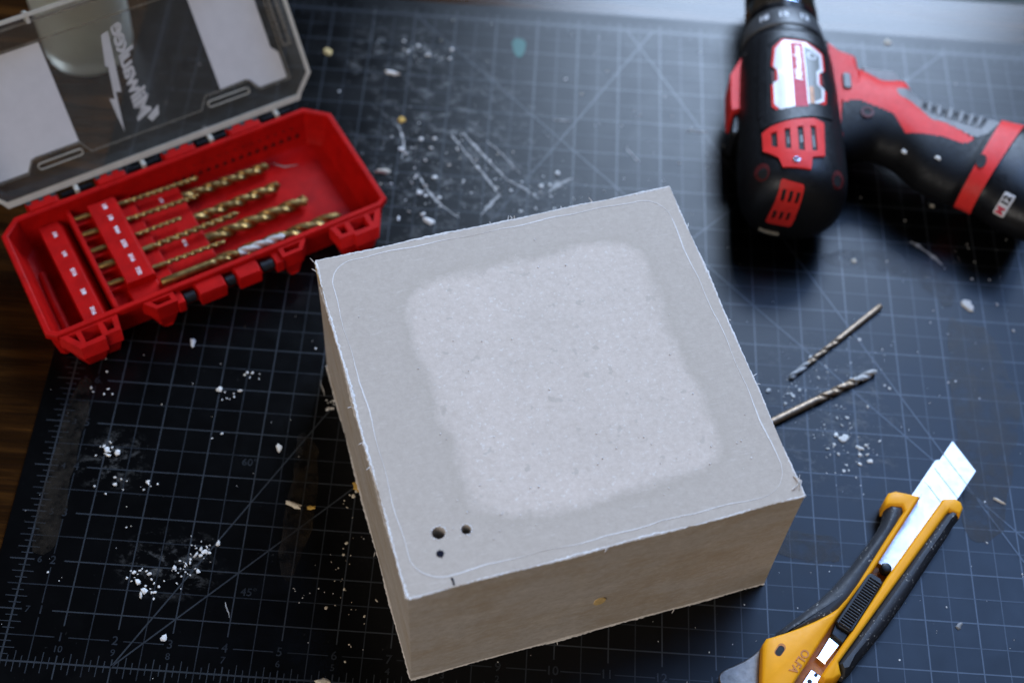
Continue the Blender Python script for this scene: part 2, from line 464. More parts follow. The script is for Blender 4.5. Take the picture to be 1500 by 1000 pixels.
mat_root = thing('cutting_mat', 'large worn black cutting mat with grey inch grid lying on the dark wooden table', 'cutting mat')
mm = M(); mm.pillow(rrect(11.49, 8.5, 12.01, 9.01, .35), [(-.108, 0), (-.012, 0), (0, .012)])
obj('mat_sheet', mm, MAT['vinyl'], mat_root)
PZ = .0035
def strip(mm, a, b, wd, z=PZ):
    d = Vector((b[0] - a[0], b[1] - a[1])).normalized(); n = Vector((-d.y, d.x)) * wd / 2
    mm.add([(a[0] + n.x, a[1] + n.y, z), (a[0] - n.x, a[1] - n.y, z), (b[0] - n.x, b[1] - n.y, z), (b[0] + n.x, b[1] + n.y, z)], [(0, 1, 2, 3)])
major, minor = M(True), M(True)
def gaps(lo, hi, holes):
    out = []; x = lo
    for a, b in sorted(holes):
        if a > x: out.append((x, a))
        x = max(x, b)
    if x < hi: out.append((x, hi))
    return out
for k in range(0, 47):                       # lines along y
    x = k * .5; mj = (k % 2 == 0); mmx = major if mj else minor
    hol = [(.06, .78)] if mj and 0 < x < 23 else []
    if mj: hol = [(.15, .72)] if 0 < x < 23 else []
    if x == .5: hol = [(y - .14, y + .14) for y in range(1, 17)]
    if x == 0: mmx = major
    for a, b in gaps(-.30 if mj else -.22, 17.2, hol): strip(mmx, (x, a), (x, b), (.034 if x in (0, 23) else .026 if mj else .021))
for k in range(0, 35):                       # lines along x
    y = k * .5; mj = (k % 2 == 0); mmx = major if mj else minor
    hol = [(.16, .72)] if mj and 0 < y < 17 else []
    if y == .5: hol = [(x - .13, x + .13) for x in range(1, 23)]
    for a, b in gaps(-.30 if mj else -.22, 23.2, hol): strip(mmx, (a, y), (b, y), (.034 if y in (0, 17) else .026 if mj else .021), PZ + .0012)
for k in range(0, 23 * 8):
    x = k / 8
    if k % 4:
        h = .2 if k % 2 == 0 else .11
        strip(major, (x, -h), (x, h), .017, PZ + .0024); strip(major, (x, 17 - h), (x, 17 + h), .017, PZ + .0024)
for k in range(0, 17 * 8):
    y = k / 8
    if k % 4:
        h = .2 if k % 2 == 0 else .11
        strip(major, (-h, y), (h, y), .017, PZ + .0036); strip(major, (23 - h, y), (23 + h, y), .017, PZ + .0036)
t60 = math.sqrt(3)
for a, b in (((2, 0), (19, 17)), ((2, 0), (2 + 17 / t60, 17)), ((23, 0), (6, 17)), ((21, 0), (21 - 17 / t60, 17))):
    strip(major, a, b, .030, PZ + .0048)
obj('inch_grid', major, MAT['print'], mat_root, smooth=False)
obj('half_inch_grid', minor, MAT['printminor'], mat_root, smooth=False)
def on_mat(name, txt, size, x, y, rot=0, mat='printminor', z=.006, parent=None, bold=.002):
    o = obj(name, text_mesh(name, txt, size, .001, bold=bold), MAT[mat], parent or mat_root, smooth=False)
    o.location = Vector((x, y, z)) * S; o.rotation_euler = (0, 0, rot); return o
for k in range(1, 23):
    on_mat('inch_number', str(k), .24, k - .02, .50)
    if 11 - k > 0: on_mat('counting_number', str(11 - k), .18, k - .02, .27, mat='printminor')
for k in range(1, 17):
    on_mat('inch_number', str(k), .24, .51, k)
    if 8 - k > 0: on_mat('counting_number', str(8 - k), .18, .26, k, mat='printminor')
on_mat('angle_mark', '45°', .22, 4.25, 1.62, mat='printminor'); on_mat('angle_mark', '60°', .22, 3.85, 4.35, mat='printminor')

def patch_poly(name, poly, mat, z, parent=mat_root, it=2, wob=.05):
    p = smooth_poly(poly, it); p = [(x + random.uniform(-wob, wob), y + random.uniform(-wob, wob)) for x, y in p]
    me = curve_mesh(name, [p], .0015, z); return obj(name, me, MAT[mat], parent, smooth=False)
patch_poly('tape_stain', [(18.22, 9.2), (18.5, 8.9), (19.1, 8.9), (19.25, 7.9), (19.55, 7.2), (19.3, 6), (18.9, 4.6), (18.6, 3.7), (17.9, 3.7), (18.0, 5), (18.1, 7)], 'tape', .009)
patch_poly('tape_stain', [(.05, 6.0), (.46, 6.0), (.48, 4.6), (.5, 3.2), (.47, 2.1), (.05, 2.1), (.02, 3.6)], 'tape', .009)
patch_poly('tape_stain', [(4.62, 5.2), (5.15, 5.0), (5.3, 3.6), (5.1, 1.9), (4.68, 1.9), (4.75, 3.4)], 'tape', .009)
patch_poly('tape_stain', [(14.2, 3.75), (14.9, 3.62), (15.5, 3.62), (15.5, 3.1), (15.1, 3.05), (14.9, 2.9), (14.75, 3.1), (14.5, 3.06), (14.2, 3.2)], 'tape', .009, wob=.03)
patch_poly('tape_stain', [(15.6, 10.6), (16.6, 10.75), (17.6, 10.7), (18.3, 10.3), (18.5, 9.5), (18.2, 9.2), (17.7, 9.95), (16.6, 10.25), (15.6, 10.2)], 'tape', .010)
patch_poly('paint_spot', [(8.36, 16.42), (8.76, 16.44), (8.70, 15.84), (8.50, 15.82)], 'green', .011, it=1, wob=.01)
def scratch(a, b, wd, bow=0.0, name='scratch'):
    n = max(4, int(12 * math.hypot(b[0] - a[0], b[1] - a[1]))); up, dn = [], []
    d = Vector((b[0] - a[0], b[1] - a[1])); nn = Vector((-d.y, d.x)).normalized()
    for k in range(n + 1):
        t = k / n; c = Vector(a) + d * t + nn * (bow * math.sin(math.pi * t) + random.uniform(-.012, .012)); h = wd * random.uniform(.25, 1.0) * (.3 + .7 * math.sin(math.pi * min(1, t * .9 + .08)))
        up.append(tuple(c + nn * h / 2)); dn.append(tuple(c - nn * h / 2))
    return obj(name, curve_mesh(name, [up + dn[::-1]], .003, .010), MAT['scratch'], mat_root, smooth=False)
for a, b, wd, bow in (((7.18, 13.2), (8.42, 11.5), .09, 0), ((7.42, 13.3), (8.55, 11.95), .09, 0), ((8.5, 12.0), (9.27, 11.5), .07, .04), ((6.49, 12.0), (7.51, 10.82), .09, -.12),
                      ((8.0, 10.94), (8.36, 11.55), .12, 0), ((9.48, 11.72), (10.0, 12.18), .2, .05), ((8.0, 13.1), (8.8, 12.2), .05, .03), ((5.9, 13.4), (6.1, 12.4), .10, .08),
                      ((17.6, 11.05), (18.25, 10.45), .13, .04), ((12.6, 13.85), (13.1, 13.85), .09, 0), ((11.2, 13.2), (11.5, 12.8), .08, 0), ((5.0, 6.35), (5.12, 6.0), .04, 0), ((3.85, 1.4), (3.98, 1.1), .03, 0), ((9.5, 13.9), (9.9, 13.9), .08, 0)):
    scratch(a, b, wd, bow)

# ------------------------------------------------------------------ the board block
BA = R(19.56)
block = thing('plasterboard_block', 'large square grey paper-faced plasterboard box with two drilled holes in its top', 'block', (9.535, 4.61, 0), (0, 0, BA))
H = 3.65; rb = random.Random(3)
def jag(n=60, amp=.012): return [rb.uniform(-amp, amp) for _ in range(n)]
edge = []                                       # slightly wandering square outline of the sawn block
cr = [(-3.49, -3.49), (3.46, -3.46), (3.53, 3.50), (-3.49, 3.46)]
for k in range(4):
    a, b = cr[k], cr[(k + 1) % 4]
    for i in range(56):
        t = i / 56; e = 0 if i == 0 else rb.uniform(-.004, .004)
        dx, dy = b[0] - a[0], b[1] - a[1]; L = math.hypot(dx, dy)
        edge.append((a[0] + dx * t - dy / L * e, a[1] + dy * t + dx / L * e))
holes = [(-2.72, -2.50, .112), (-2.26, -2.56, .088)]
top_me = curve_mesh('top_face', [edge] + [circle(x, y, r, 28) for x, y, r in holes], .02, H - .02)
obj('top_face', top_me, MAT['top'], block, smooth=False)
def hw(x, y, z): return z
mm = M(); rs = []
for z in (.012, .4, 1.2, 2.2, 3.2, H - .02):
    rs.append([(x * (1 - .004 * math.sin(z)), y, z) for x, y in edge])
mm.rings(rs, cap0=True, cap1=False)
obj('side_wall', mm, MAT['side'], block, angle=50)
for (x, y, r) in holes:
    mm = M(); mm.rings([[(px, py, z) for px, py in circle(x, y, r * k, 28)] for z, k in ((H - .012, 1), (H - .12, .985), (H - .35, 1.0), (H - 1.2, .98))], cap0=False, cap1=True)
    obj('drilled_hole', mm, MAT['side'], block)
    mm = M()                                     # crumbly lip
    for k in range(70):
        a = rb.uniform(0, 6.28); q_ = r * (1.04 + abs(rb.gauss(0, .22 if k > 30 else .03))); mm.blob((x + q_ * math.cos(a), y + q_ * math.sin(a), H + .003), rb.uniform(.004, .016), (1, 1, .6), rnd=rb)
    tag(obj('hole_crumbs', mm, MAT['torn'], block), kind='stuff')
# torn white edges, one ragged bead per edge
def ragged(a, b, z, r0, r1, n, out=(0, 0), flat=.75, tuft=.06, name='torn_edge', mat='torn'):
    mm = M(); d = Vector((b[0] - a[0], b[1] - a[1])); nn = Vector((d.y, -d.x)).normalized(); rs = []
    ph = [rb.uniform(0, 6) for _ in range(4)]
    for k in range(n + 1):
        t = k / n; rr = r0 + (r1 - r0) * (.5 + .25 * math.sin(9 * t + ph[0]) + .25 * math.sin(31 * t + ph[1])) * rb.uniform(.55, 1.15)
        c = Vector(a) + d * t + nn * (.010 * math.sin(17 * t + ph[2]) + rb.uniform(-.006, .006)); u = d.normalized()
        ring = []
        for i in range(7):
            q = 2 * math.pi * i / 7; k2 = rr * rb.uniform(.8, 1.2)
            ring.append((c.x + nn.x * math.cos(q) * k2, c.y + nn.y * math.cos(q) * k2, z + math.sin(q) * k2 * flat))
        rs.append(ring)
    mm.rings(rs)
    for k in range(int(n * tuft)):
        t = rb.random(); c = Vector(a) + d * t + nn * r1 * .8; p = [(c.x, c.y, z)]
        dirv = Vector((nn.x + rb.uniform(-.8, .8), nn.y + rb.uniform(-.8, .8), rb.uniform(-.4, .8))).normalized(); ln = rb.uniform(.03, .11)
        p += [tuple(Vector(p[0]) + dirv * ln * .5 + Vector((0, 0, .01))), tuple(Vector(p[0]) + dirv * ln)]
        mm.tube(p, [.010, .008, .003], 5)
    return obj(name, mm, MAT[mat], block)
ragged(cr[0], cr[1], H - .012, .012, .034, 200, tuft=.012)
ragged(cr[1], cr[2], H - .014, .012, .036, 200, tuft=.02)
ragged(cr[2], cr[3], H - .012, .016, .040, 200, tuft=.03)
ragged(cr[3], cr[0], H - .016, .020, .044, 200, tuft=.02)
ragged((cr[3][0] - .014, cr[3][1] - .55), (cr[0][0] - .012, cr[0][1] + .3), H - .075, .016, .038, 160, tuft=.01)
ragged((cr[0][0], cr[0][1] - .004), (cr[1][0], cr[1][1] - .004), .035, .014, .036, 180, tuft=.012)
ragged((cr[3][0], cr[3][1]), (cr[0][0], cr[0][1]), .035, .014, .036, 180, tuft=.012)
mm = M(); mm.box((-3.515, 3.05, H - .20), (-3.47, 3.40, H - .01)); obj('edge_chip', mm, MAT['core'], block, bevel=.01)
mm = M(); mm.rings([[(x, -3.47 - (.022 if k else 0), z) for x, z in smooth_poly([(-.11, 1.24), (.09, 1.25), (.125, 1.49), (-.09, 1.51)], 1)] for k in (0, 1)]); obj('knot_chip', mm, MAT['core'], block)
# the scored line running round the top
ring = rrect(0.0, .02, 3.30, 3.30, .52, 9); dense = []
for k in range(len(ring)):
    a, b = ring[k], ring[(k + 1) % len(ring)]; n = max(1, int(math.hypot(b[0] - a[0], b[1] - a[1]) / .09))
    dense += [(a[0] + (b[0] - a[0]) * i / n, a[1] + (b[1] - a[1]) * i / n) for i in range(n)]
ph = [rb.uniform(0, 6) for _ in range(6)]
dense = [(x + .013 * math.sin(1.7 * y + ph[0]) + .012 * math.sin(5 * y + ph[1]) + rb.uniform(-.004, .004), y + .013 * math.sin(1.9 * x + ph[2]) + .012 * math.sin(6 * x + ph[3]) + rb.uniform(-.004, .004)) for x, y in dense]
hw_ = [.0078 * (1 + .88 * math.sin(.21 * k + ph[4]) * math.sin(.053 * k + ph[5])) for k in range(len(dense))]
outp, inp = [], []
for k in range(len(dense)):
    a, b = Vector(dense[k - 1]), Vector(dense[(k + 1) % len(dense)]); d = (b - a).normalized(); n = Vector((-d.y, d.x))
    outp.append(tuple(Vector(dense[k]) + n * hw_[k])); inp.append(tuple(Vector(dense[k]) - n * hw_[k]))
obj('scored_line', curve_mesh('scored_line', [outp, inp], .006, H - .001), MAT['seamline'], block, smooth=False)
# marker star and tick, a few specks of plaster on top
star = []
for k in range(18): star.append((-2.79 + (.055 if k % 2 else .078 * rb.uniform(.8, 1.15)) * math.cos(2 * math.pi * k / 18), -2.87 + (.055 if k % 2 else .085 * rb.uniform(.8, 1.15)) * math.sin(2 * math.pi * k / 18)))
obj('marker_spot', curve_mesh('marker_spot', [star], .003, H + .0005), MAT['ink'], block, smooth=False)
obj('marker_tick', curve_mesh('marker_tick', [[(-2.74, -3.33), (-2.70, -3.33), (-2.695, -3.40), (-2.70, -3.47), (-2.735, -3.47), (-2.728, -3.40)]], .003, H + .0005), MAT['ink'], block, smooth=False)
mm = M()
for k in range(70):
    mm.blob((rb.uniform(-3.1, 3.1), rb.uniform(-3.1, 3.1) if k > 40 else rb.uniform(-2.9, -1.6), H + .006), rb.uniform(.006, .020), rnd=rb)
tag(obj('plaster_specks', mm, MAT['torn'], block), kind='stuff')
mm = M()
mm.tube([(3.42, -3.05, H + .01), (3.50, -3.2, H + .05), (3.42, -3.33, H + .03)], [.010, .014, .006], 5); mm.tube([(3.30, -3.30, H + .01), (3.42, -3.24, H + .04), (3.50, -3.10, H + .10)], [.012, .012, .004], 5)
obj('paper_curl', mm, MAT['torn'], block)

# ------------------------------------------------------------------ drill bits
def bit_mesh(name, L, rad, shank, turns, tipmat_from=2.0, n=14, step=None, tip=.9):
    """twist drill along +x: round shank, then a two-lobed section that turns, then a cone"""
    mm = M(); xs = []; x = 0
    xs = [0, .01] + [shank * L * k / 3 for k in (1, 2, 3)]
    N = max(24, int(turns * 16)); xs += [shank * L + (L * (1 - shank) - rad * tip) * k / N for k in range(1, N + 1)]
    xs += [L - rad * tip * .5, L - .002]
    pr = []
    for x in xs:
        if x <= shank * L + 1e-6: k, fl = (.86 if x < .005 else .97), 0.0
        elif x <= L - rad * tip + 1e-6: k, fl = 1.0, min(1, (x - shank * L) / (rad * 1.5))
        else: k, fl = max(.08, (L - x) / (rad * tip)), 1.0
        tw = 2 * math.pi * turns * max(0, x - shank * L) / (L * (1 - shank)); ring = []
        for i in range(n):
            a = 2 * math.pi * i / n; g = max(0, math.cos(2 * a)); rr = rad * k * (1 - .52 * fl * g ** .8)
            if fl > .5 and -.55 < math.cos(2 * a) < -.1: rr *= .93
            ring.append((x, rr * math.cos(a + tw), rr * math.sin(a + tw)))
        pr.append(ring)
    nx = len(xs)
    for k in range(nx - 1):
        mm.rings(pr[k:k + 2], cap0=(k == 0), cap1=(k == nx - 2), mi=1 if xs[k] > tipmat_from * L else 0)
    me = mesh_from(name, mm)
    bm = bmesh.new(); bm.from_mesh(me); bmesh.ops.remove_doubles(bm, verts=bm.verts, dist=1e-6); bm.to_mesh(me); bm.free()
    return me
def place_bit(label, a, b, rad, shank, turns, mats, group, tipfrom=2.0, roll=0.0, tip=.9):
    a, b = Vector(a), Vector(b); L = (b - a).length
    me = bit_mesh('drill_bit', L, rad, shank, turns, tipfrom, tip=tip)
    o = obj('drill_bit', me, [MAT[k] for k in mats], angle=50)
    o.location = a * S; q = (b - a).to_track_quat('X', 'Z'); o.rotation_mode = 'QUATERNION'
    from mathutils import Quaternion
    o.rotation_quaternion = q @ Quaternion((1, 0, 0), roll)
    return tag(o, label, 'drill bit', group)
G1 = 'loose drill bits on the mat'
place_bit('thin bronze drill bit lying free on the mat, its shank towards the drill', (16.75, 9.18, .066), (14.68, 7.18, .06), .064, .46, 2.3, ('bronze', 'dustbit'), G1, .80)
place_bit('thicker bronze drill bit on the mat, its shank end hidden behind the block', (13.65, 5.69, .085), (16.53, 7.51, .085), .083, .52, 2.2, ('bronze', 'dustbit'), G1, .82)

# ------------------------------------------------------------------ drill bit case
CA = R(32.8)
CO = Vector((2.0307, 9.5816, 0))
case = thing('drill_bit_case', 'open red plastic drill bit case with a frosted clear lid standing up', 'tool case', CO, (0, 0, CA))
outl = [(3.31, 1.79), (-3.36, 1.77), (-3.76, 1.41), (-3.81, -1.33), (-3.62, -1.50), (3.60, -1.50), (3.79, -1.38), (3.79, 1.37)]
mm = M(); outl = ccw(outl)
mm.rings([[(x, y, z) for x, y in inset(outl, d)] for z, d in ((0, .24), (.05, .17), (.5, .10), (.80, .075), (.81, .0), (.93, 0), (.955, .02), (.955, .10), (.93, .13), (.88, .135), (.30, .25), (.16, .33), (.12, .45))], cap1=True)
base = obj('case_tray', mm, MAT['redbox'], case, angle=32)
def cpart(name, mm, mat, parent=case, **kw): return obj(name, mm, MAT[mat], parent, **kw)
def cplate(name, splines, z0, z1, mat, parent=base, bevel=.012):
    return obj(name, curve_mesh(name, splines, z1 - z0, z0), MAT[mat], parent, smooth=False, bevel=bevel)
# front lugs and latch tabs
lug1 = [(-3.60, -1.46), (-3.30, -1.96), (-2.78, -1.96), (-2.76, -1.88), (-2.44, -1.88), (-2.36, -1.46)]
l1h = [[(-3.42, -1.55), (-3.26, -1.55), (-3.25, -1.80)], [(-3.15, -1.55), (-2.80, -1.55), (-2.80, -1.84), (-3.15, -1.86)], [(-2.69, -1.55), (-2.50, -1.55), (-2.53, -1.79), (-2.68, -1.80)]]
lug2 = [(-1.85, -1.46), (-1.62, -1.76), (-1.17, -1.76), (-1.17, -1.46)]
l2h = [[(-1.66, -1.55), (-1.27, -1.55), (-1.27, -1.68), (-1.57, -1.68)]]
mir = lambda P: [(-x, y) for x, y in P]
for s in (0, 1):
    for P, Hs in ((lug1, l1h), (lug2, l2h)):
        q = mir(P) if s else P; hs = [mir(h) if s else h for h in Hs]
        cplate('front_lug', [q] + hs, .52, .91, 'redbox')
        mm = M(); mm.pillow(inset(ccw(q), .03), [(.04, .16), (.1, .1), (.53, 0)]); obj('lug_foot', mm, MAT['redbox'], base)
for a, b in ((-.74, -.10), (.12, .68)):
    mm = M(); mm.pillow([(a, -1.47), (b, -1.47), (b - .02, -1.84), (a + .02, -1.84)], [(.50, .02), (.80, 0), (.87, .03)]); obj('latch_tab', mm, MAT['redbox'], base, bevel=.01)
for a, b in ((-.99, -.77), (-.08, .10), (.71, .97)):
    mm = M(); mm.tube([(a, -1.66, .72), (b, -1.66, .72)], .115, 10); obj('latch_pin', mm, MAT['blackplastic'], base)
for a, b in ((-1.18, -1.02), (1.00, 1.18)):
    mm = M(); mm.box((a, -1.80, .52), (b, -1.46, .84)); obj('latch_tab', mm, MAT['redbox'], base, bevel=.02)
# hinge knuckles along the back
for a, b in ((-3.05, -2.35), (-1.52, -.85), (0, .76), (1.52, 2.30)):
    mm = M(); mm.pillow([(a, 1.70), (b, 1.70), (b, 2.02), (a, 2.02)], [(.70, 0), (.90, 0), (.985, .05)]); k = obj('hinge_knuckle', mm, MAT['redbox'], base, bevel=.01)
    mm = M()
    for t in (.12, .5, .88):
        x = a + (b - a) * t; mm.box((x - .055, 1.90, .96), (x + .055, 1.99, .99))
    obj('hinge_hole', mm, MAT['dark'], base, smooth=False)
for a, b in ((-2.27, -1.60), (-.78, -.08), (.82, 1.46), (2.38, 3.05)):
    mm = M(); mm.tube([(a, 1.93, .86), (b, 1.93, .86)], .07, 10); obj('hinge_pin', mm, MAT['blackgloss'], base)
    mm = M(); c = (a + b) / 2
    mm.box((c - .05, 1.84, .80), (c + .05, 2.05, .97))
    obj('hinge_arm', mm, MAT['lidrim'], base, bevel=.015)
# studs cast into the back wall, the shade of their hollows painted in dark red
mm = M()
for k in range(21):
    x = -1.0 + k * .195
    for r_, (y, z) in enumerate(((1.60, .60), (1.545, .40))):
        xx = x + (.095 if r_ else 0)
        mm.rings([[(xx - .06, y, z - .06), (xx + .075, y, z - .045), (xx + .015, y, z + .085)], [(xx - .02, y + .055, z - .02), (xx + .03, y + .055, z - .01), (xx + .01, y + .055, z + .03)]])
obj('wall_stud', mm, MAT['darkred'], base, smooth=False)
# racks and label bars
def rack(name, poly, levels): 
    mm = M(); mm.pillow(poly, levels); return cpart(name, mm, 'redbox', base, bevel=.012)
mm = M(); mm.rings([[(-2.99, y, .1), (-2.99, y, .62), (-2.57, y, .62), (-2.50, y, .50), (-2.36, y, .30), (-2.36, y, .1)] for y in (-1.21, 1.53)]); cpart('label_bar', mm, 'redbox', base, bevel=.012)
mm = M(); mm.rings([[(-2.36, y, .1), (-2.34, y, .73), (-2.25, y, .73), (-2.24, y, .46), (-1.90, y, .46), (-1.90, y, .1)] for y in (-1.22, 1.62)]); cpart('rack_ridge', mm, 'redbox', base, bevel=.012)
for v in (1.36, .90, .41, -.05, -.55):
    mm = M(); mm.box((-2.26, v - .15, .40), (-1.88, v - .075, .60)); cpart('rack_rib', mm, 'redbox', base, bevel=.01)
mm = M(); mm.rings([[(-1.91, y, .1), (-1.90, y, .80), (-1.33, y, .80), (-1.28, y, .74), (-1.28, y, .1)] for y in (-.82, 1.47)]); cpart('label_bar', mm, 'redbox', base, bevel=.012)
rack('rack_step', [(-1.93, -1.2), (-1.28, -1.2), (-1.28, -.80), (-1.93, -.80)], [(.1, 0), (.58, 0), (.60, .02)])
rack('rack_step', [(-1.29, -1.16), (-.96, -1.16), (-.96, 1.50), (-1.29, 1.50)], [(.1, 0), (.585, 0), (.60, .015)])
rack('rack_step', [(-.97, -.78), (.06, -.78), (.06, -.30), (.06, 1.52), (-.97, 1.52)], [(.1, 0), (.47, 0), (.485, .015)])
mm = M(); mm.tube([(-3.33, -.95, .17), (-3.33, -.1, .17), (-3.30, .7, .17)], .09, 8); cpart('tray_moulding', mm, 'redbox', base)
mm = M(); mm.pillow([(.95, .85), (1.05, 1.0), (3.1, 1.0), (3.2, .9), (3.2, -.9), (3.1, -1.0), (.95, -1.0)], [(.10, 0), (.128, 0), (.135, .02)]); cpart('tray_moulding', mm, 'redbox', base)
def clabel(txt, u, v, z, size=.115, rot=-90):
    o = obj('size_mark', text_mesh('size_mark', txt, size, .003, bold=.003), MAT['white'], base, smooth=False)
    o.location = Vector((u, v, z)) * S; o.rotation_euler = (0, 0, R(rot))
for txt, v in zip(('1/4', '1/4', '5/16', '3/8', '7/16'), (1.22, .65, .11, -.45, -.99)): clabel(txt, -2.74, v, .6235)
for txt, v in zip(('1/8', '1/8', '9/64', '5/32', '3/16', '7/32'), (1.30, .96, .59, .18, -.23, -.62)): clabel(txt, -1.57, v, .8035)
clabel('1/4', -.40, 1.16, .4885, .10); clabel('5/16', -.40, -.15, .4885, .10)
# pale scuffs on the tray floor
for pts in ([(2.25, 1.28, .142), (2.45, 1.06, .142), (2.75, .98, .142)], [(2.62, 1.45, .142), (2.9, 1.48, .142), (3.1, 1.42, .142)]):
    mm = M(); mm.tube(pts, [.006, .014, .004], 5); obj('dust_scuff', mm, MAT['scratch'], base)

# the lid: same outline, opened 128 degrees about the hinge
th = R(128)
LD = Vector((0, -math.cos(th), math.sin(th))); LU = Vector((1, 0, 0)); LN = LU.cross(LD)
if LN.y > 0: LN = -LN
LH = Vector((0, 2.03, 1.0))
def lid_fn(p):
    q = LH + LU * p[0] + LD * p[1] + LN * p[2]; return (q.x, q.y, q.z)
lo = ccw([(-3.37, 0), (3.33, 0), (3.78, .46), (3.79, 3.20), (3.35, 3.60), (-3.35, 3.60), (-3.79, 3.20), (-3.79, .45)])
mm = M(); mm.rings([[(x, y, z) for x, y in inset(lo, d)] for z, d in ((-.06, .0), (-.40, .06), (-.54, .20))], cap0=False, cap1=True)
lid = obj('lid', mm, MAT['lid'], case, fn=lid_fn)
def lid_plate(name, splines, z0, z1, mat):
    me = curve_mesh(name, splines, z1 - z0, z0); bend(me, lambda x, y, z: lid_fn((x, y, z)))
    bm = bmesh.new(); bm.from_mesh(me); bmesh.ops.recalc_face_normals(bm, faces=bm.faces); bm.to_mesh(me); bm.free()
    return obj(name, me, MAT[mat], lid, smooth=False)
mm = M(); mm.rings([[(x, y, z) for x, y in inset(lo, d)] for z, d in ((-.07, .0), (0, 0), (0, .085), (-.07, .075), (-.07, .0))], cap0=False, cap1=False)
obj('lid_rim', mm, MAT['lidrim'], lid, fn=lid_fn)
lid_plate('hinge_flange', [[(-3.38, -.03), (3.34, -.03), (3.42, .10), (-3.46, .10)]], -.05, .015, 'lidrim')
lid_plate('label_card', [[(-1.47, 2.92), (-1.46, .70), (-2.46, .70), (-2.66, .45), (-3.36, .45), (-3.36, 1.02), (-3.22, 1.20), (-3.22, 2.40), (-3.36, 2.55), (-3.36, 2.92)]], -.535, -.528, 'sticker')
lid_plate('label_card', [[(1.81, 2.92), (1.83, .70), (2.46, .72), (2.64, .45), (3.36, .45), (3.36, 1.04), (3.22, 1.20), (3.22, 2.40), (3.36, 2.55), (3.36, 2.92)]], -.535, -.528, 'sticker')
def band(poly, wd): return [inset(ccw(poly), -wd / 2), inset(ccw(poly), wd / 2)]
frame = [(-3.42, .41), (-2.70, .41), (-2.52, .67), (-1.45, .67), (-1.28, .41), (1.27, .41), (1.46, .68), (2.50, .68), (2.70, .41), (3.42, .41), (3.42, 2.96), (-3.42, 2.96)]
lid_plate('raised_line', band(frame, .035), -.525, -.50, 'lidline')
for u in (-1.96, 1.94):
    sl = rrect(u, .48, .50, .075, .07); lid_plate('hang_slot', [sl, inset(ccw(sl), .045)], -.53, -.46, 'lidrim')
for s in (-1, 1):
    lid_plate('raised_line', band([(s * 3.50, 1.15), (s * 3.66, 1.15), (s * 3.66, 2.75), (s * 3.50, 2.75)], .05), -.50, -.42, 'lidline')
for u in (-2.35, -1.55, .0, 1.5, 2.3):
    lid_plate('latch_rib', [[(u - .04, 3.38), (u + .04, 3.38), (u + .04, 3.62), (u - .04, 3.62)]], -.40, -.02, 'lidrim')
lid_plate('latch_rib', [[(-2.9, 3.38), (2.9, 3.38), (2.9, 3.42), (-2.9, 3.42)]], -.40, -.1, 'lidline')
# mirrored white script and bolt, seen from the inside of the lid
me = text_mesh('brand_print', 'Milwaukee', .50, .006, shear=.35, bold=.013, align='CENTER', space=.90)
xs = [v.co.x for v in me.vertices]; L0 = (max(xs) - min(xs)) / S; k = 2.12 / L0
bend(me, lambda x, y, z: lid_fn((.115 + (y * .98) + .075 * x * k / 1.0, 1.69 + x * k, -.527 + z)))
obj('brand_print', me, MAT['logo'], lid, smooth=False)
lid_plate('bolt_print', [[(-.47, .55), (-.34, 1.42), (-.23, 1.38), (-.03, 2.68), (-.20, 2.64), (-.36, 1.98), (-.30, 1.98), (-.42, 1.28), (-.52, 1.33), (-.50, .90)][::-1]], -.530, -.523, 'logo')
lid_plate('brand_swash', [[(.17, .56), (.10, .68), (.42, .86), (.36, .66)]], -.530, -.523, 'logo')

def case_pt(u, v, z): return (CO.x + u * math.cos(CA) - v * math.sin(CA), CO.y + u * math.sin(CA) + v * math.cos(CA), z)
G2 = 'drill bits racked in the red case'
for lab, a, b, rad, shank, turns, mats, tf, tip in (
    ('thin gold drill bit nearest the hinge in the red case', (-2.24, 1.37, .66), (.53, 1.23, .66), .058, .40, 5.5, ('gold', 'gold'), 2, .9),
    ('thin gold drill bit second from the hinge, crossing a thick bit', (-2.24, .90, .66), (.36, .77, .66), .060, .38, 5, ('gold', 'gold'), 2, .9),
    ('shortest thin gold drill bit, third from the hinge in the case', (-2.24, .41, .66), (-.22, .37, .66), .052, .42, 4, ('gold', 'gold'), 2, .9),
    ('long thin gold drill bit in the middle row of the case', (-2.24, -.05, .66), (.90, -.05, .64), .072, .36, 5, ('gold', 'gold'), 2, .9),
    ('thin gold drill bit in the last slot of the front rack', (-2.24, -.55, .66), (.35, -.63, .66), .056, .46, 4, ('gold', 'gold'), 2, .9),
    ('gold drill bit with plaster-whitened flutes at the front of the case', (-1.25, -1.01, .66), (1.52, -1.07, .66), .088, .40, 2.6, ('gold', 'dustbit'), .62, .9),
    ('thick gold drill bit nearest the hinge wall of the case', (.0, 1.17, .30), (2.13, 1.13, .30), .115, .06, 2.6, ('gold', 'gold'), 2, .7),
    ('thick gold drill bit second from the hinge wall', (.0, .50, .30), (2.12, .51, .30), .118, .06, 2.5, ('gold', 'gold'), 2, .7),
    ('thick gold drill bit in the middle of the case floor', (.0, -.14, .30), (2.48, -.13, .30), .135, .06, 2.4, ('gold', 'gold'), 2, .7),
    ('thickest gold drill bit lying close to the front wall of the case', (.0, -.80, .31), (2.93, -.88, .31), .150, .06, 2.4, ('gold', 'gold'), 2, .7)):
    place_bit(lab, case_pt(*a), case_pt(*b), rad, shank, turns, mats, G2, tf, random.uniform(0, 3), tip)

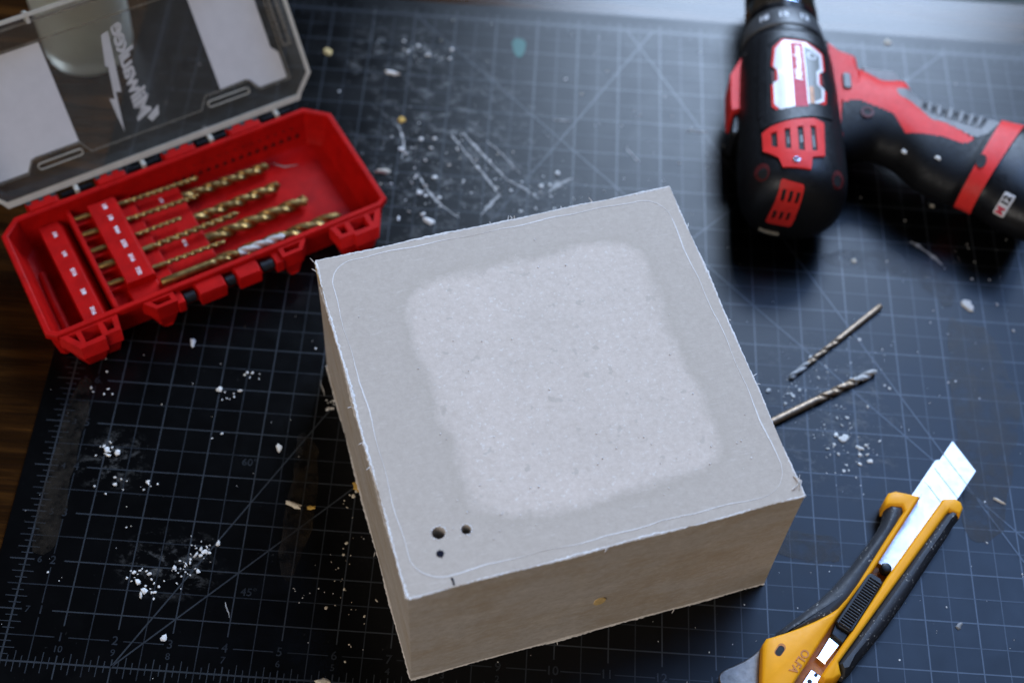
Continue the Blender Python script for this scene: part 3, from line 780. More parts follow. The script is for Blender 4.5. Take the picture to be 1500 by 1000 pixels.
# ------------------------------------------------------------------ glass standing behind the lid
mm = M(); n = 40
prof = [(.0, .0), (.80, 0), (.98, .05), (1.04, .25), (1.07, 1.0), (1.12, 3.2), (1.06, 3.2), (1.0, 1.0), (.96, .50), (.85, .38), (0.0, .34)]
mm.rings([[(r * math.cos(2 * math.pi * i / n), r * math.sin(2 * math.pi * i / n), z) for i in range(n)] for r, z in [(max(r, .002), z) for r, z in prof]])
o = obj('drinking_glass', mm, MAT['glass'], angle=60); o.location = Vector((-1.62, 15.25, -.108)) * S
tag(o, 'clear drinking glass standing on the wood behind the case lid', 'glass')

# ------------------------------------------------------------------ cordless drill, lying on its side
DX, DZ = 14.72, 1.17
drill = thing('cordless_drill', 'black and red cordless drill lying on its side with handle to the right', 'drill', (DX, 13, 0))
def dp(p): return (p[0] - DX, p[1] - 13, p[2])
def shift(poly): return [(x - DX, y - 13) for x, y in poly]
PROF = [(10.52, .02), (10.53, .45), (10.57, .72), (10.66, .90), (10.82, 1.04), (11.05, 1.13), (11.4, 1.165), (12.2, 1.165), (13.0, 1.14), (13.8, 1.12), (14.6, 1.08), (15.1, 1.02), (15.25, .97)]
def prof_r(y):
    for (y0, r0), (y1, r1) in zip(PROF, PROF[1:]):
        if y0 <= y <= y1: return r0 + (r1 - r0) * (y - y0) / (y1 - y0)
    return PROF[-1][1] if y > PROF[-1][0] else .02
def super_ring(y, r, n=48, p=2.35):
    out = []
    for i in range(n):
        a = 2 * math.pi * i / n; c, s = math.cos(a), math.sin(a)
        k = r / ((abs(c) ** p + abs(s) ** p) ** (1 / p)); out.append((k * c, y - 13, DZ + k * s * .985))
    return out
def surf(y, phi, off=0.0):
    r = prof_r(y); a = R(90 - phi); c, s = math.cos(a), math.sin(a); p = 2.35
    k = r / ((abs(c) ** p + abs(s) ** p) ** (1 / p)) + off; return (k * c, y - 13, DZ + k * s * .985)
mm = M(); mm.rings([super_ring(y, r) for y, r in PROF]); housing = obj('motor_housing', mm, MAT['blackplastic'], drill, angle=50)
def skin(name, splines, z0, z1, mat, parent=housing, step=.12):
    """a plate drawn in (angle in degrees, y) and wrapped on the housing at real thickness"""
    K = .02                                   # 1 degree = .02 in while flat
    me = curve_mesh(name, [[(a * K, y) for y, a in sp] for sp in splines], z1 - z0, z0)
    xs = [a * K for sp in splines for y, a in sp]; ys = [y for sp in splines for y, a in sp]
    slice_mesh(me, 0, step, min(xs), max(xs)); slice_mesh(me, 1, .2, min(ys), max(ys))
    bend(me, lambda x, y, z: surf(y, x / K, z)); return obj(name, me, MAT[mat], parent, angle=30)
lab = [(14.50, -22), (14.76, -12), (14.72, 13), (14.46, 32), (13.92, 31), (13.80, 25), (13.46, 24), (13.36, 30), (12.99, 28), (12.88, 22), (12.60, -20), (12.78, -26), (13.42, -26), (13.50, -21), (13.80, -21), (13.93, -25)]
plate = skin('rating_plate', [lab], .0, .030, 'labelwhite')
skin('plate_stripe', [[(14.68, -5), (14.68, 9), (12.72, 9), (12.68, -5)]], .030, .034, 'labelred')
skin('plate_print', [[(14.62, 10.5), (14.38, 28), (13.98, 27), (13.84, 22), (13.44, 21), (13.34, 26), (13.05, 25), (12.95, 20), (12.82, 10.5)]], .030, .034, 'labelgrey')
skin('plate_mark', [[(13.34, 11.5), (13.34, 16.5), (12.84, 16.5), (12.82, 11.5)]], .034, .038, 'labelorange')
me = text_mesh('plate_lettering', 'Milwaukee', .24, .003, shear=.25, bold=.006)
slice_mesh(me, 1, .06, -.2, .2)
bend(me, lambda x, y, z: surf(14.02 + x * 1.05, 2 - y * 47, .036 + z)); obj('plate_lettering', me, MAT['labelwhite'], housing, smooth=False)
skin('plate_ring', [[(14.32 + .12 * math.cos(a), 19 + 5.5 * math.sin(a)) for a in [k * .4 for k in range(16)]], [(14.32 + .085 * math.cos(a), 19 + 3.9 * math.sin(a)) for a in [k * .4 for k in range(16)]]], .034, .038, 'labelwhite')
skin('plate_notch', [[(13.80, -27.5), (13.78, -22), (13.52, -22), (13.44, -27.5)]], -.01, .012, 'darkred'); skin('plate_notch', [[(13.78, 26), (13.86, 31), (13.44, 31), (13.50, 26)]], -.01, .012, 'darkred')
skin('plate_frame', [[(y + (.05 if y > 13.6 else -.05), a * 1.07 + (1 if a > 0 else -1)) for y, a in lab], [(y, a * 1.0) for y, a in lab]], -.01, .022, 'redtool')
vent = [(12.02, -40), (12.12, -32), (12.28, -9), (12.38, 14), (12.30, 24), (11.36, 22), (11.28, 9), (10.98, 7.5), (11.02, -22), (11.26, -25), (11.52, -40)]
sl = [[(11.95, -31), (11.98, -25), (11.52, -25), (11.58, -31)], [(12.02, -17.5), (12.05, -12), (11.46, -12), (11.48, -17.5)], [(12.09, -4.5), (12.12, 1.5), (11.42, 1.5), (11.44, -4.5)], [(12.15, 9), (12.16, 14.5), (11.46, 14.5), (11.44, 9)]]
ventp = skin('vent_grille', [vent] + sl, -.03, .045, 'redtool')
skin('vent_backing', [[(12.2, -34), (12.3, 18), (11.36, 18), (11.40, -34)]], -.05, .006, 'dark')
skin('vent_metal', [[(11.80, -15.5), (11.82, -13), (11.62, -13), (11.62, -15.5)], [(11.86, -2.5), (11.88, .5), (11.66, .5), (11.66, -2.5)], [(11.9, 10.5), (11.9, 13), (11.56, 13), (11.56, 10.5)]], .006, .016, 'collar')
skin('vent_screw', [[(11.17 + .075 * math.cos(a), -7.5 + 4 * math.sin(a)) for a in [k * .524 for k in range(12)]], [(11.17 + .022 * math.cos(a), -7.5 + 1.2 * math.sin(a)) for a in [k * .524 for k in range(12)]]], .045, .06, 'chrome')
for a0, y0 in ((-45, 11.05), (43, 10.98)):
    skin('screw_socket', [[(y0 + .20 * math.cos(a), a0 + 9.5 * math.sin(a)) for a in [k * .4 for k in range(16)]]], -.02, .010, 'darkred')
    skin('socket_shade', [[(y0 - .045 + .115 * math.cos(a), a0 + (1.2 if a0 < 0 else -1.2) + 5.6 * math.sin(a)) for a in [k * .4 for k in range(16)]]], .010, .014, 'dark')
# raised rubber saddle between plate and vent, and the ridge ahead of the plate
skin('housing_ridge', [[(12.46, -42), (12.64, -20), (12.86, 20), (12.90, 40), (12.52, 36), (12.44, 10), (12.30, -14), (12.14, -42)]], -.02, .028, 'blackplastic')
skin('housing_ridge', [[(15.08, -40), (15.10, 0), (15.02, 42), (14.62, 42), (14.84, 12), (14.90, -14), (14.62, -30), (12.5, -34), (12.5, -44)]], -.02, .024, 'blackplastic')
# rear cap vent
def cap_y(x, z):
    r = (abs(x) ** 2.35 + abs((z - DZ) / .985) ** 2.35) ** (1 / 2.35)
    for (y0, r0), (y1, r1) in zip(PROF, PROF[1:]):
        if r0 <= r <= r1: return y0 + (y1 - y0) * (r - r0) / (r1 - r0)
    return 11.2
def cap(name, splines, t0, t1, mat, parent=housing):
    me = curve_mesh(name, splines, t1 - t0, t0)
    for ax in (0, 1): slice_mesh(me, ax, .06, -.8, 2.4)
    def put(x, y, z):
        h = .02; gx = (cap_y(x + h, y) - cap_y(x - h, y)) / (2 * h); gz = (cap_y(x, y + h) - cap_y(x, y - h)) / (2 * h)
        nv = Vector((gx, -1, gz)).normalized(); return (x + nv.x * z, cap_y(x, y) - 13 + nv.y * z, y + nv.z * z)
    bend(me, put); return obj(name, me, MAT[mat], parent, angle=30)
rp = smooth_poly([(-.47, 2.0), (-.45, 2.12), (-.36, 2.13), (-.06, 2.11), (.03, 2.09), (.03, 1.98), (-.01, 1.06), (-.03, .95), (-.12, .94), (-.48, .99), (-.585, 1.01), (-.58, 1.12)], 1)
sl2 = []
for r_ in range(2):
    for c_ in range(3):
        x0 = -.415 + c_ * .15 - .085 * r_; z0 = 1.72 - .56 * r_ - .012 * c_; sl2.append([(x0, z0), (x0 + .075, z0), (x0 + .09, z0 + .27), (x0 + .015, z0 + .27)])
cap('rear_grille', [rp] + sl2, -.03, .045, 'redtool'); cap('rear_backing', [[(-.50, 1.95), (-.02, 1.95), (-.08, 1.1), (-.56, 1.1)]], -.04, .008, 'dark')
cap('wire_tag', [[(-.66, .70), (-.22, .62), (-.22, .54), (-.66, .62)]], .0, .03, 'cream')
# torque collar, chuck
def lathe(rows, n=40, flutes=0, depth=.0):
    mm = M(); mm.rings([[((r - (depth if flutes and (i * flutes // n) % 2 else 0)) * math.cos(2 * math.pi * i / n), y - 13, DZ + (r - (depth if flutes and (i * flutes // n) % 2 else 0)) * math.sin(2 * math.pi * i / n)) for i in range(n)] for y, r in rows]); return mm
obj('gear_ring', lathe([(15.2, .99), (15.34, 1.0), (15.40, .96)]), MAT['blackgloss'], drill)
collar = obj('torque_collar', lathe([(15.38, .95), (15.42, .99), (15.50, .985), (15.98, .90), (16.04, .86), (16.06, .5)]), MAT['collar'], drill)
for txt, ph in (('18', -38), ('15', -10), ('12', 20)):
    me = text_mesh('torque_number', txt, .26, .004, bold=.006)
    rr = lambda y: .985 - (y - 15.5) * .177 + .006
    bend(me, lambda x, y, z: (rr(15.72 + y) * math.sin(R(ph) + x / .95), 15.72 + y - 13, DZ + (rr(15.72 + y) + z) * math.cos(R(ph) + x / .95))); obj('torque_number', me, MAT['white'], collar, smooth=False)
chuck = obj('chuck', lathe([(16.0, .80), (16.1, .835), (16.35, .84), (18.2, .80), (18.5, .70), (18.55, .3)], 48, 24, .02), MAT['blackgloss'], drill, angle=20)
obj('chuck_band', lathe([(16.3, .852), (16.32, .858), (16.62, .856), (16.64, .85)]), MAT['chrome'], chuck)
# side button clip on the far left
mm = M(); mm.rings([[(x - DX, y - 13, z) for x, y in [(13.72, 15.02), (13.90, 15.06), (13.86, 13.6), (13.72, 13.42), (13.42, 13.30), (13.40, 13.5), (13.42, 14.4)]] for z in (.62, 1.40)]); clip = obj('belt_clip_mount', mm, MAT['redtool'], drill, bevel=.05)
mm = M(); mm.rings([[(x - DX, y - 13, z) for x, y in [(13.50, 13.45), (13.78, 13.55), (13.66, 12.9), (13.52, 12.72), (13.40, 12.8)]] for z in (.45, 1.25)]); obj('clip_heel', mm, MAT['blackplastic'], drill, bevel=.05)
mm = M(); mm.tube([(13.86 - DX, 1.80, 1.55), (13.80 - DX, 1.86, 1.66)], .085, 10); obj('mount_screw', mm, MAT['steeldull'], drill)
# handle: one oval loft from head to foot, split along its seams into red shell, black overmould, ribbed grey grip, foot band
red = [(15.5, 15.46), (15.69, 15.46), (15.92, 15.22), (16.23, 15.10), (16.32, 15.0), (16.34, 14.71), (16.40, 14.5), (16.42, 14.1), (16.3, 13.62), (16.25, 13.5), (15.95, 13.45), (15.80, 11.88), (15.83, 11.6), (15.76, 11.15), (15.62, 11.10), (15.55, 11.6), (15.5, 13.5)]
mm = M(); mm.pillow(shift(red), [(.50, .14), (.62, .05), (.85, 0), (1.45, 0), (1.62, .05), (1.70, .14)]); shell = obj('red_shell', mm, MAT['redtool'], drill)
ST = [((16.05, 14.95), (15.70, 12.30), .60), ((16.54, 14.71), (16.27, 12.56), .61), ((16.9, 14.49), (16.58, 12.65), .62), ((17.37, 14.50), (16.85, 12.57), .62), ((17.53, 14.19), (17.07, 12.45), .62), ((17.75, 13.95), (17.28, 12.23), .62),
      ((18.11, 13.80), (17.53, 11.95), .62), ((18.56, 13.69), (17.85, 11.76), .62), ((18.95, 13.58), (18.08, 11.64), .62), ((19.28, 13.50), (18.25, 11.58), .64), ((19.49, 13.42), (18.46, 11.57), .70), ((19.97, 13.29), (18.81, 11.40), .74), ((20.42, 13.23), (19.23, 11.02), .76), ((21.0, 13.1), (19.9, 10.7), .76)]
CTL = []
for (nx, ny), (sx_, sy_), b in ST:
    cx, cy = (nx + sx_) / 2, (ny + sy_) / 2; k = 1 / .873
    CTL.append((cx + (nx - cx) * k, cy + (ny - cy) * k, cx + (sx_ - cx) * k, cy + (sy_ - cy) * k, b))
def crom(t):
    i = min(int(t), len(CTL) - 2); f = t - i; P = [CTL[max(0, min(len(CTL) - 1, i + d))] for d in (-1, 0, 1, 2)]
    return [.5 * (2 * b + (c - a) * f + (2 * a - 5 * b + 4 * c - d) * f * f + (3 * b - a - 3 * c + d) * f ** 3) for a, b, c, d in zip(*P)]
def hpoint(t, q, off=0.0):
    nx, ny, sx_, sy_, b = crom(t); cx, cy = (nx + sx_) / 2, (ny + sy_) / 2
    ax, ay = (nx - sx_) / 2, (ny - sy_) / 2; L = math.hypot(ax, ay); c, s_ = math.cos(q), math.sin(q)
    pw = .88; c = math.copysign(abs(c) ** pw, c); s_ = math.copysign(abs(s_) ** pw, s_)
    return (cx + ax * c * (1 + off / L) - DX, cy + ay * c * (1 + off / L) - 13, 1.12 + (b + off) * s_)
def inside(x, y, P):
    k = False
    for i in range(len(P)):
        (x0, y0), (x1, y1) = P[i - 1], P[i]
        if (y0 > y) != (y1 > y) and x < (x1 - x0) * (y - y0) / (y1 - y0) + x0: k = not k
    return k
REDP = [(15.4, 13.49), (15.92, 13.51), (16.2, 13.6), (16.26, 13.56), (16.96, 13.24), (17.19, 12.74), (17.55, 12.71), (18.06, 12.64), (18.4, 12.5), (18.52, 12.51), (18.71, 12.66), (18.4, 12.9), (18.14, 13.06), (17.79, 13.17), (17.59, 13.44), (17.43, 13.64), (17.13, 13.84), (17.11, 14.05), (17.52, 14.14), (17.7, 15.4), (15.4, 15.4)]
GRYP = [(17.11, 14.05), (17.13, 13.84), (17.43, 13.64), (17.59, 13.44), (17.79, 13.17), (18.14, 13.06), (18.4, 12.9), (18.71, 12.69), (18.99, 12.80), (19.33, 13.20), (19.7, 14.2), (17.6, 15.4), (17.52, 14.14)]
NT_, NQ = 600, 200
shells = {'red': M(), 'grey': M(), 'black': M(), 'band': M(), 'foot': M()}
def region(t, q):
    if t > 10.95: return 'foot'
    if t > 9.9: return 'band'
    x, y, z = hpoint(t, q); x += DX; y += 13
    return 'red' if inside(x, y, REDP) else 'grey' if inside(x, y, GRYP) else 'black'
OFF = {'red': 0.0, 'grey': .004, 'black': .022, 'band': .045, 'foot': -.01}
idx = {k: {} for k in shells}
def vert(reg, i, j):
    j %= NQ
    if (i, j) not in idx[reg]:
        t = 13 * i / NT_; q = 2 * math.pi * j / NQ; off = OFF[reg]
        if reg == 'grey' and 4.9 < t < 8.7 and abs(math.sin(q)) < .93:   # finger ribs
            off += .035 * max(-1.0, min(1.0, 2.4 * math.cos(2 * math.pi * (t - 4.9) / .56)))
        idx[reg][(i, j)] = len(shells[reg].v); shells[reg].v.append(hpoint(t, q, off))
    return idx[reg][(i, j)]
for i in range(NT_):
    for j in range(NQ):
        reg = region(13 * (i + .5) / NT_, 2 * math.pi * (j + .5) / NQ); mq = shells[reg]
        mq.f.append([vert(reg, i, j), vert(reg, i + 1, j), vert(reg, i + 1, j + 1), vert(reg, i, j + 1)]); mq.mi.append(0)
obj('red_panel', shells['red'], MAT['redtool'], drill); grip = obj('black_grip', shells['black'], MAT['griprubber'], drill)
gg = obj('grip_rubber', shells['grey'], MAT['greyrubber'], drill, angle=50); bnd = obj('foot_band', shells['band'], MAT['redtool'], drill)
core = M()
for i in range(0, NT_, 8):
    t = 13 * i / NT_; core.v += [hpoint(t, 2 * math.pi * j / 40, -.02) for j in range(40)]
n_ = len(core.v) // 40
for i in range(n_ - 1):
    for j in range(40): core.f.append([i * 40 + j, i * 40 + (j + 1) % 40, i * 40 + 40 + (j + 1) % 40, i * 40 + 40 + j]); core.mi.append(0)
obj('handle_core', core, MAT['blackplastic'], drill)
battery = obj('battery', shells['foot'], MAT['blackgloss'], drill)
def on_handle(t, q, u, v, w):                     # a flat mark laid on the handle: u along it, v round it, w outwards
    o = Vector(hpoint(t, q)); a = (Vector(hpoint(t + .05, q)) - o).normalized(); b = (Vector(hpoint(t, q + .03)) - o).normalized()
    n = a.cross(b).normalized(); c = Vector((hpoint(t, 0)[0] + hpoint(t, math.pi)[0], hpoint(t, 0)[1] + hpoint(t, math.pi)[1], 2.24)) / 2
    if n.dot(o - c) < 0: n = -n
    b = n.cross(a).normalized(); p_ = o + a * u + b * v + n * w
    return (p_.x, p_.y, p_.z)
def hring(name, t, q, ro, ri, w0, w1, mat, par, sx_=1.0):
    me = curve_mesh(name, [[(sx_ * x, y) for x, y in circle(0, 0, ro, 20)]] + ([[(sx_ * x, y) for x, y in circle(0, 0, ri, 20)]] if ri else []), w1 - w0, w0)
    bend(me, lambda x, y, z: on_handle(t, q, x, y, z)); return obj(name, me, MAT[mat], par, smooth=False)
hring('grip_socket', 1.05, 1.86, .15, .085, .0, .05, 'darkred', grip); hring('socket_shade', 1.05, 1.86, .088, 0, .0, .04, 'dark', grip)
hring('band_socket', 10.15, 2.02, .17, 0, .0, .062, 'dark', bnd, .62)
for t, q, n__ in ((4.6, 2.5, 5), (6.6, 2.15, 6)):
    mm = M()
    for k in range(n__): mm.blob(on_handle(t, q, random.uniform(-.06, .06), random.uniform(-.05, .05), .03), random.uniform(.02, .06))
    tag(obj('plaster_specks', mm, MAT['plaster'], grip, smooth=False), kind='stuff')
mm = M(); mm.pillow(shift([(15.5, 15.2), (15.62, 15.42), (15.72, 13.5), (15.62, 11.8), (15.70, 11.2), (15.5, 11.0), (15.3, 11.5), (15.3, 15.0)]), [(1.0, 0), (1.70, 0), (1.80, .05), (1.84, .1)]); obj('seam_strip', mm, MAT['blackplastic'], drill)
mm = M(); mm.pillow(shift(smooth_poly([(16.45, 15.0), (16.62, 14.93), (16.93, 14.90), (17.27, 14.90), (17.36, 14.60), (17.2, 14.1), (16.7, 14.1), (16.45, 14.5)], 1)), [(.75, .06), (.85, 0), (1.3, 0), (1.42, .06)]); obj('trigger', mm, MAT['greyrubber'], drill)
mm = M(); mm.pillow(shift(rrect(15.99, 14.14, .095, .24, .07)), [(1.6, 0), (1.73, 0), (1.76, .03)]); obj('direction_button', mm, MAT['collar'], drill)
# grey badge with the voltage mark on the near side of the battery
BT, BQ = 11.95, 2.62
me_t = rrect(0, 0, .125, .26, .03, 3)
mm = M(); mm.pillow(me_t, [(-.06, 0), (.015, 0), (.022, .01)]); obj('battery_badge', mm, MAT['sticker'], battery, fn=lambda p: on_handle(BT, BQ, *p))
for txt, yy, mt in (('M', -.15, 'labelred'), ('12', .09, 'dark')):
    me = text_mesh('badge_mark', txt, .22, .004, bold=.012); bend(me, lambda a, b, c: on_handle(BT, BQ, -b, yy + a, c + .026)); obj('badge_mark', me, MAT[mt], battery, smooth=False)

# ------------------------------------------------------------------ snap-off knife
KX, KY = 15.6, 2.4
knife = thing('utility_knife', 'yellow and black snap-off utility knife with its steel blade out', 'knife', (KX, KY, 0))
ks = lambda P: [(x - KX, y - KY) for x, y in P]
yl = [(16.99, 4.326), (16.82, 4.36), (16.50, 4.41), (16.36, 4.36), (16.28, 4.22), (16.27, 4.06), (16.60, 4.09), (16.64, 4.0), (16.241, 3.40), (15.594, 2.38), (15.385, 2.092), (15.20, 1.87), (15.0, 1.73), (14.75, 1.58), (14.45, 1.43), (13.987, 1.23), (13.84, 1.18), (13.765, 1.06), (13.71, .31), (13.66, -.4), (13.75, -.9), (14.0, -.75), (14.30, .36), (15.15, 1.66), (15.888, 2.63)]
mm = M(); mm.pillow(ks(yl), [(.10, .03), (.14, 0), (.54, 0), (.585, .02), (.605, .055)]); kl = obj('yellow_body', mm, MAT['yellow'], knife)
yr = [(17.391, 4.268), (17.42, 4.31), (17.66, 4.34), (17.77, 4.27), (17.80, 4.15), (17.72, 3.97), (17.52, 4.06), (17.45, 3.98), (15.14, .82), (15.15, .70), (15.17, .58), (15.02, .47), (14.85, .42), (14.79, .53), (15.475, 1.517), (16.159, 2.549)]
mm = M(); mm.pillow(ks(yr), [(.10, .03), (.14, 0), (.54, 0), (.585, .02), (.605, .05)]); obj('yellow_rail', mm, MAT['yellow'], knife)
rl = [(16.70, 4.12), (16.56, 3.72), (16.33, 3.36), (15.68, 2.33), (15.46, 2.03), (15.10, 1.66), (14.80, 1.52), (14.50, 1.36), (14.10, 1.16), (13.99, 1.22), (14.05, 1.36), (14.3, 1.58), (14.536, 1.775), (14.86, 2.05), (15.175, 2.364), (15.55, 2.82), (15.895, 3.287), (16.12, 3.62), (16.232, 3.836), (16.28, 4.02), (16.31, 4.20)]
mm = M(); mm.pillow(ks(rl), [(.01, .14), (.08, .05), (.2, .01), (.36, 0), (.48, .03), (.555, .09), (.585, .17)]); obj('rubber_grip', mm, MAT['knifeRubber'], knife)
rr_ = [(17.40, 4.03), (17.56, 4.12), (17.70, 4.10), (17.76, 4.0), (17.62, 3.82), (17.45, 3.55), (17.15, 3.12), (16.834, 2.65), (16.45, 2.08), (16.034, 1.51), (15.75, 1.16), (15.529, .90), (15.38, .68), (15.25, .58), (15.16, .66), (15.08, .80), (15.4, 1.22), (16.3, 2.5)]
mm = M(); mm.pillow(ks(rr_), [(.01, .14), (.08, .05), (.2, .01), (.36, 0), (.48, .03), (.555, .09), (.585, .17)]); obj('rubber_grip', mm, MAT['knifeRubber'], knife)
chan = [(17.0, 4.36), (17.42, 4.30), (16.19, 2.55), (15.51, 1.52), (14.6, .15), (14.1, .0), (14.25, .40), (15.13, 1.66), (15.85, 2.65)]
mm = M(); mm.prism(ks(chan), .06, .30); obj('channel_floor', mm, MAT['yellowdeep'], knife)
kd = Vector((.561, .828)); kn = Vector((.828, -.561))
P0 = Vector((17.19, 4.30))                     # middle of the mouth
def kq(a, b): q = P0 + kd * a + kn * b; return (q.x, q.y)
hold = [kq(-1.62, -.27), kq(-1.62, .27), kq(.22, .30), kq(.34, .28), kq(.55, .12), kq(.60, -.10), kq(.66, -.24), kq(.62, -.34), kq(.05, -.32)]
mm = M(); mm.prism(ks([kq(-1.75, -.20), kq(-1.75, .20), kq(.10, .20), kq(.10, -.20)]), .36, .40, bev=.008)
mm.prism(ks([kq(-.05, -.345), kq(-.05, .345), kq(.36, .345), kq(.30, .20), kq(-.02, .20), kq(.40, -.05), kq(.75, -.19), kq(.98, -.10), kq(1.02, -.30), kq(.95, -.345)]), .30, .345)
obj('blade_holder', mm, MAT['steel'], knife)
BH = .36
def bl(a, b): q = P0 + kd * a + kn * b; return (q.x - KX, q.y - KY)
segs = []
tip0 = [Vector((17.50, 5.22)), Vector((17.836, 5.757)), Vector((18.228, 5.106)), Vector((17.77, 4.43))]
kl_ = lambda p: ((Vector(p) - P0).dot(kd), (Vector(p) - P0).dot(kn))
ta, tb = kl_((17.836, 5.757)), kl_((18.228, 5.106))
slope = (tb[0] - ta[0]) / (tb[1] - ta[1]); a0 = ta[0]; b0, b1 = ta[1], tb[1]
seg_l = .39
for k in range(7):
    lo_a = a0 - seg_l * (k + 1); hi_a = a0 - seg_l * k - (.006 if k else 0)
    bb0, bb1 = (b0, b1) if k < 3 else (-.19, .19)
    q = [(hi_a + slope * (bb - b0), bb) for bb in (bb0, bb1)] + [(lo_a + slope * (bb - b0), bb) for bb in (bb1, bb0)]
    if k >= 3: pass
    zt = .352 if k < 3 else .352
    mm = M(); mm.prism([bl(*p) for p in q], .315, zt); sg = obj('blade_segment', mm, MAT['steel'], knife)
    if k:
        e0, e1 = Vector(q[0]), Vector(q[1]); mm = M(); mm.prism([bl(*p) for p in (e0, e1, e1 + Vector((.022, 0)), e0 + Vector((.022, 0)))], .33, .3545); obj('score_line', mm, MAT['steeldull'], sg, smooth=False)
mm = M(); mm.prism(ks([(15.80, 2.585), (15.88, 2.62), (16.04, 2.52), (16.08, 2.43), (15.43, 1.42), (15.36, 1.40), (15.18, 1.51), (15.14, 1.60)]), .30, .60); slider = obj('slider', mm, MAT['blackplastic'], knife, bevel=.02)
e = Vector((15.96, 2.50)) - Vector((15.27, 1.49)); L = e.length; e.normalize(); en = Vector((e.y, -e.x))
for k in range(20):
    c = Vector((15.27, 1.49)) + e * (.03 + (L - .08) * k / 19); q = [c + en * sx * .118 + e * sy * .017 for sx, sy in ((-1, -1), (1, -1), (1, 1), (-1, 1))]
    mm = M(); mm.pillow(ks([tuple(p) for p in q]), [(.59, 0), (.63, .002), (.645, .010)]); obj('slider_rib', mm, MAT['knifeRubber'], slider)
mm = M(); mm.prism(ks([(15.17, 1.66), (15.44, 1.50), (15.26, 1.20), (15.05, 1.38)]), .30, .52); obj('slider_tail', mm, MAT['blackgloss'], knife, bevel=.02)
mm = M(); mm.rings([[(16.19 - KX + r * math.cos(t), 2.78 - KY + r * math.sin(t), z) for t in [k * math.pi / 10 for k in range(20)]] for z, r in ((.38, .105), (.52, .105), (.555, .085), (.565, .05))]); obj('lock_knob', mm, MAT['blackgloss'], knife)
mm = M(); mm.prism(ks([(15.06, 1.40), (15.25, 1.24), (14.93, .83), (14.78, .95)]), .32, .42, bev=.02); obj('spring_plate', mm, MAT['chrome'], knife)
mm = M(); mm.prism(ks([(14.66, .72), (14.86, .58), (14.60, .18), (14.40, .32)]), .32, .42, bev=.02)
obj('spring_plate', mm, MAT['chrome'], knife)
mm = M(); mm.prism(ks(circle(14.62, .47, .045, 12)), .415, .43); mm.prism(ks(circle(14.74, .60, .035, 12)), .415, .43); obj('plate_hole', mm, MAT['dark'], knife)
pry = smooth_poly([(14.2, 1.16), (13.80, 1.10), (13.561, .88), (13.30, .73), (13.103, .635), (13.0, .54), (13.0, .40), (13.1, .2), (13.4, -.1), (13.7, -.4), (14.2, -.4)], 1)
mm = M(); mm.prism(ks(pry), .22, .30, bev=.015); obj('pry_end', mm, MAT['steeldull'], knife, bevel=.01)
hc = Vector((14.07, .965)); hx = Vector((.56, .83))
slot = [(hc.x + hx.x * u - hx.y * v_, hc.y + hx.y * u + hx.x * v_) for u, v_ in rrect(0, 0, .135, .075, .074)]
mm = M(); mm.prism(ks(slot), .50, .6075); obj('lanyard_hole', mm, MAT['yellowdeep'], kl, smooth=False)
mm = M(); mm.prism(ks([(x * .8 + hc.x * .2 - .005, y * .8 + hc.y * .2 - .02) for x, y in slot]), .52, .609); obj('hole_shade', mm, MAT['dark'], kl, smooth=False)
me = text_mesh('brand_relief', 'OLFA', .21, .02, bold=.004, space=1.05)
o = obj('brand_relief', me, MAT['yellowdeep'], kl, smooth=False); o.location = Vector((14.41 - KX, .77 - KY, .603)) * S; o.rotation_euler = (0, 0, R(236))

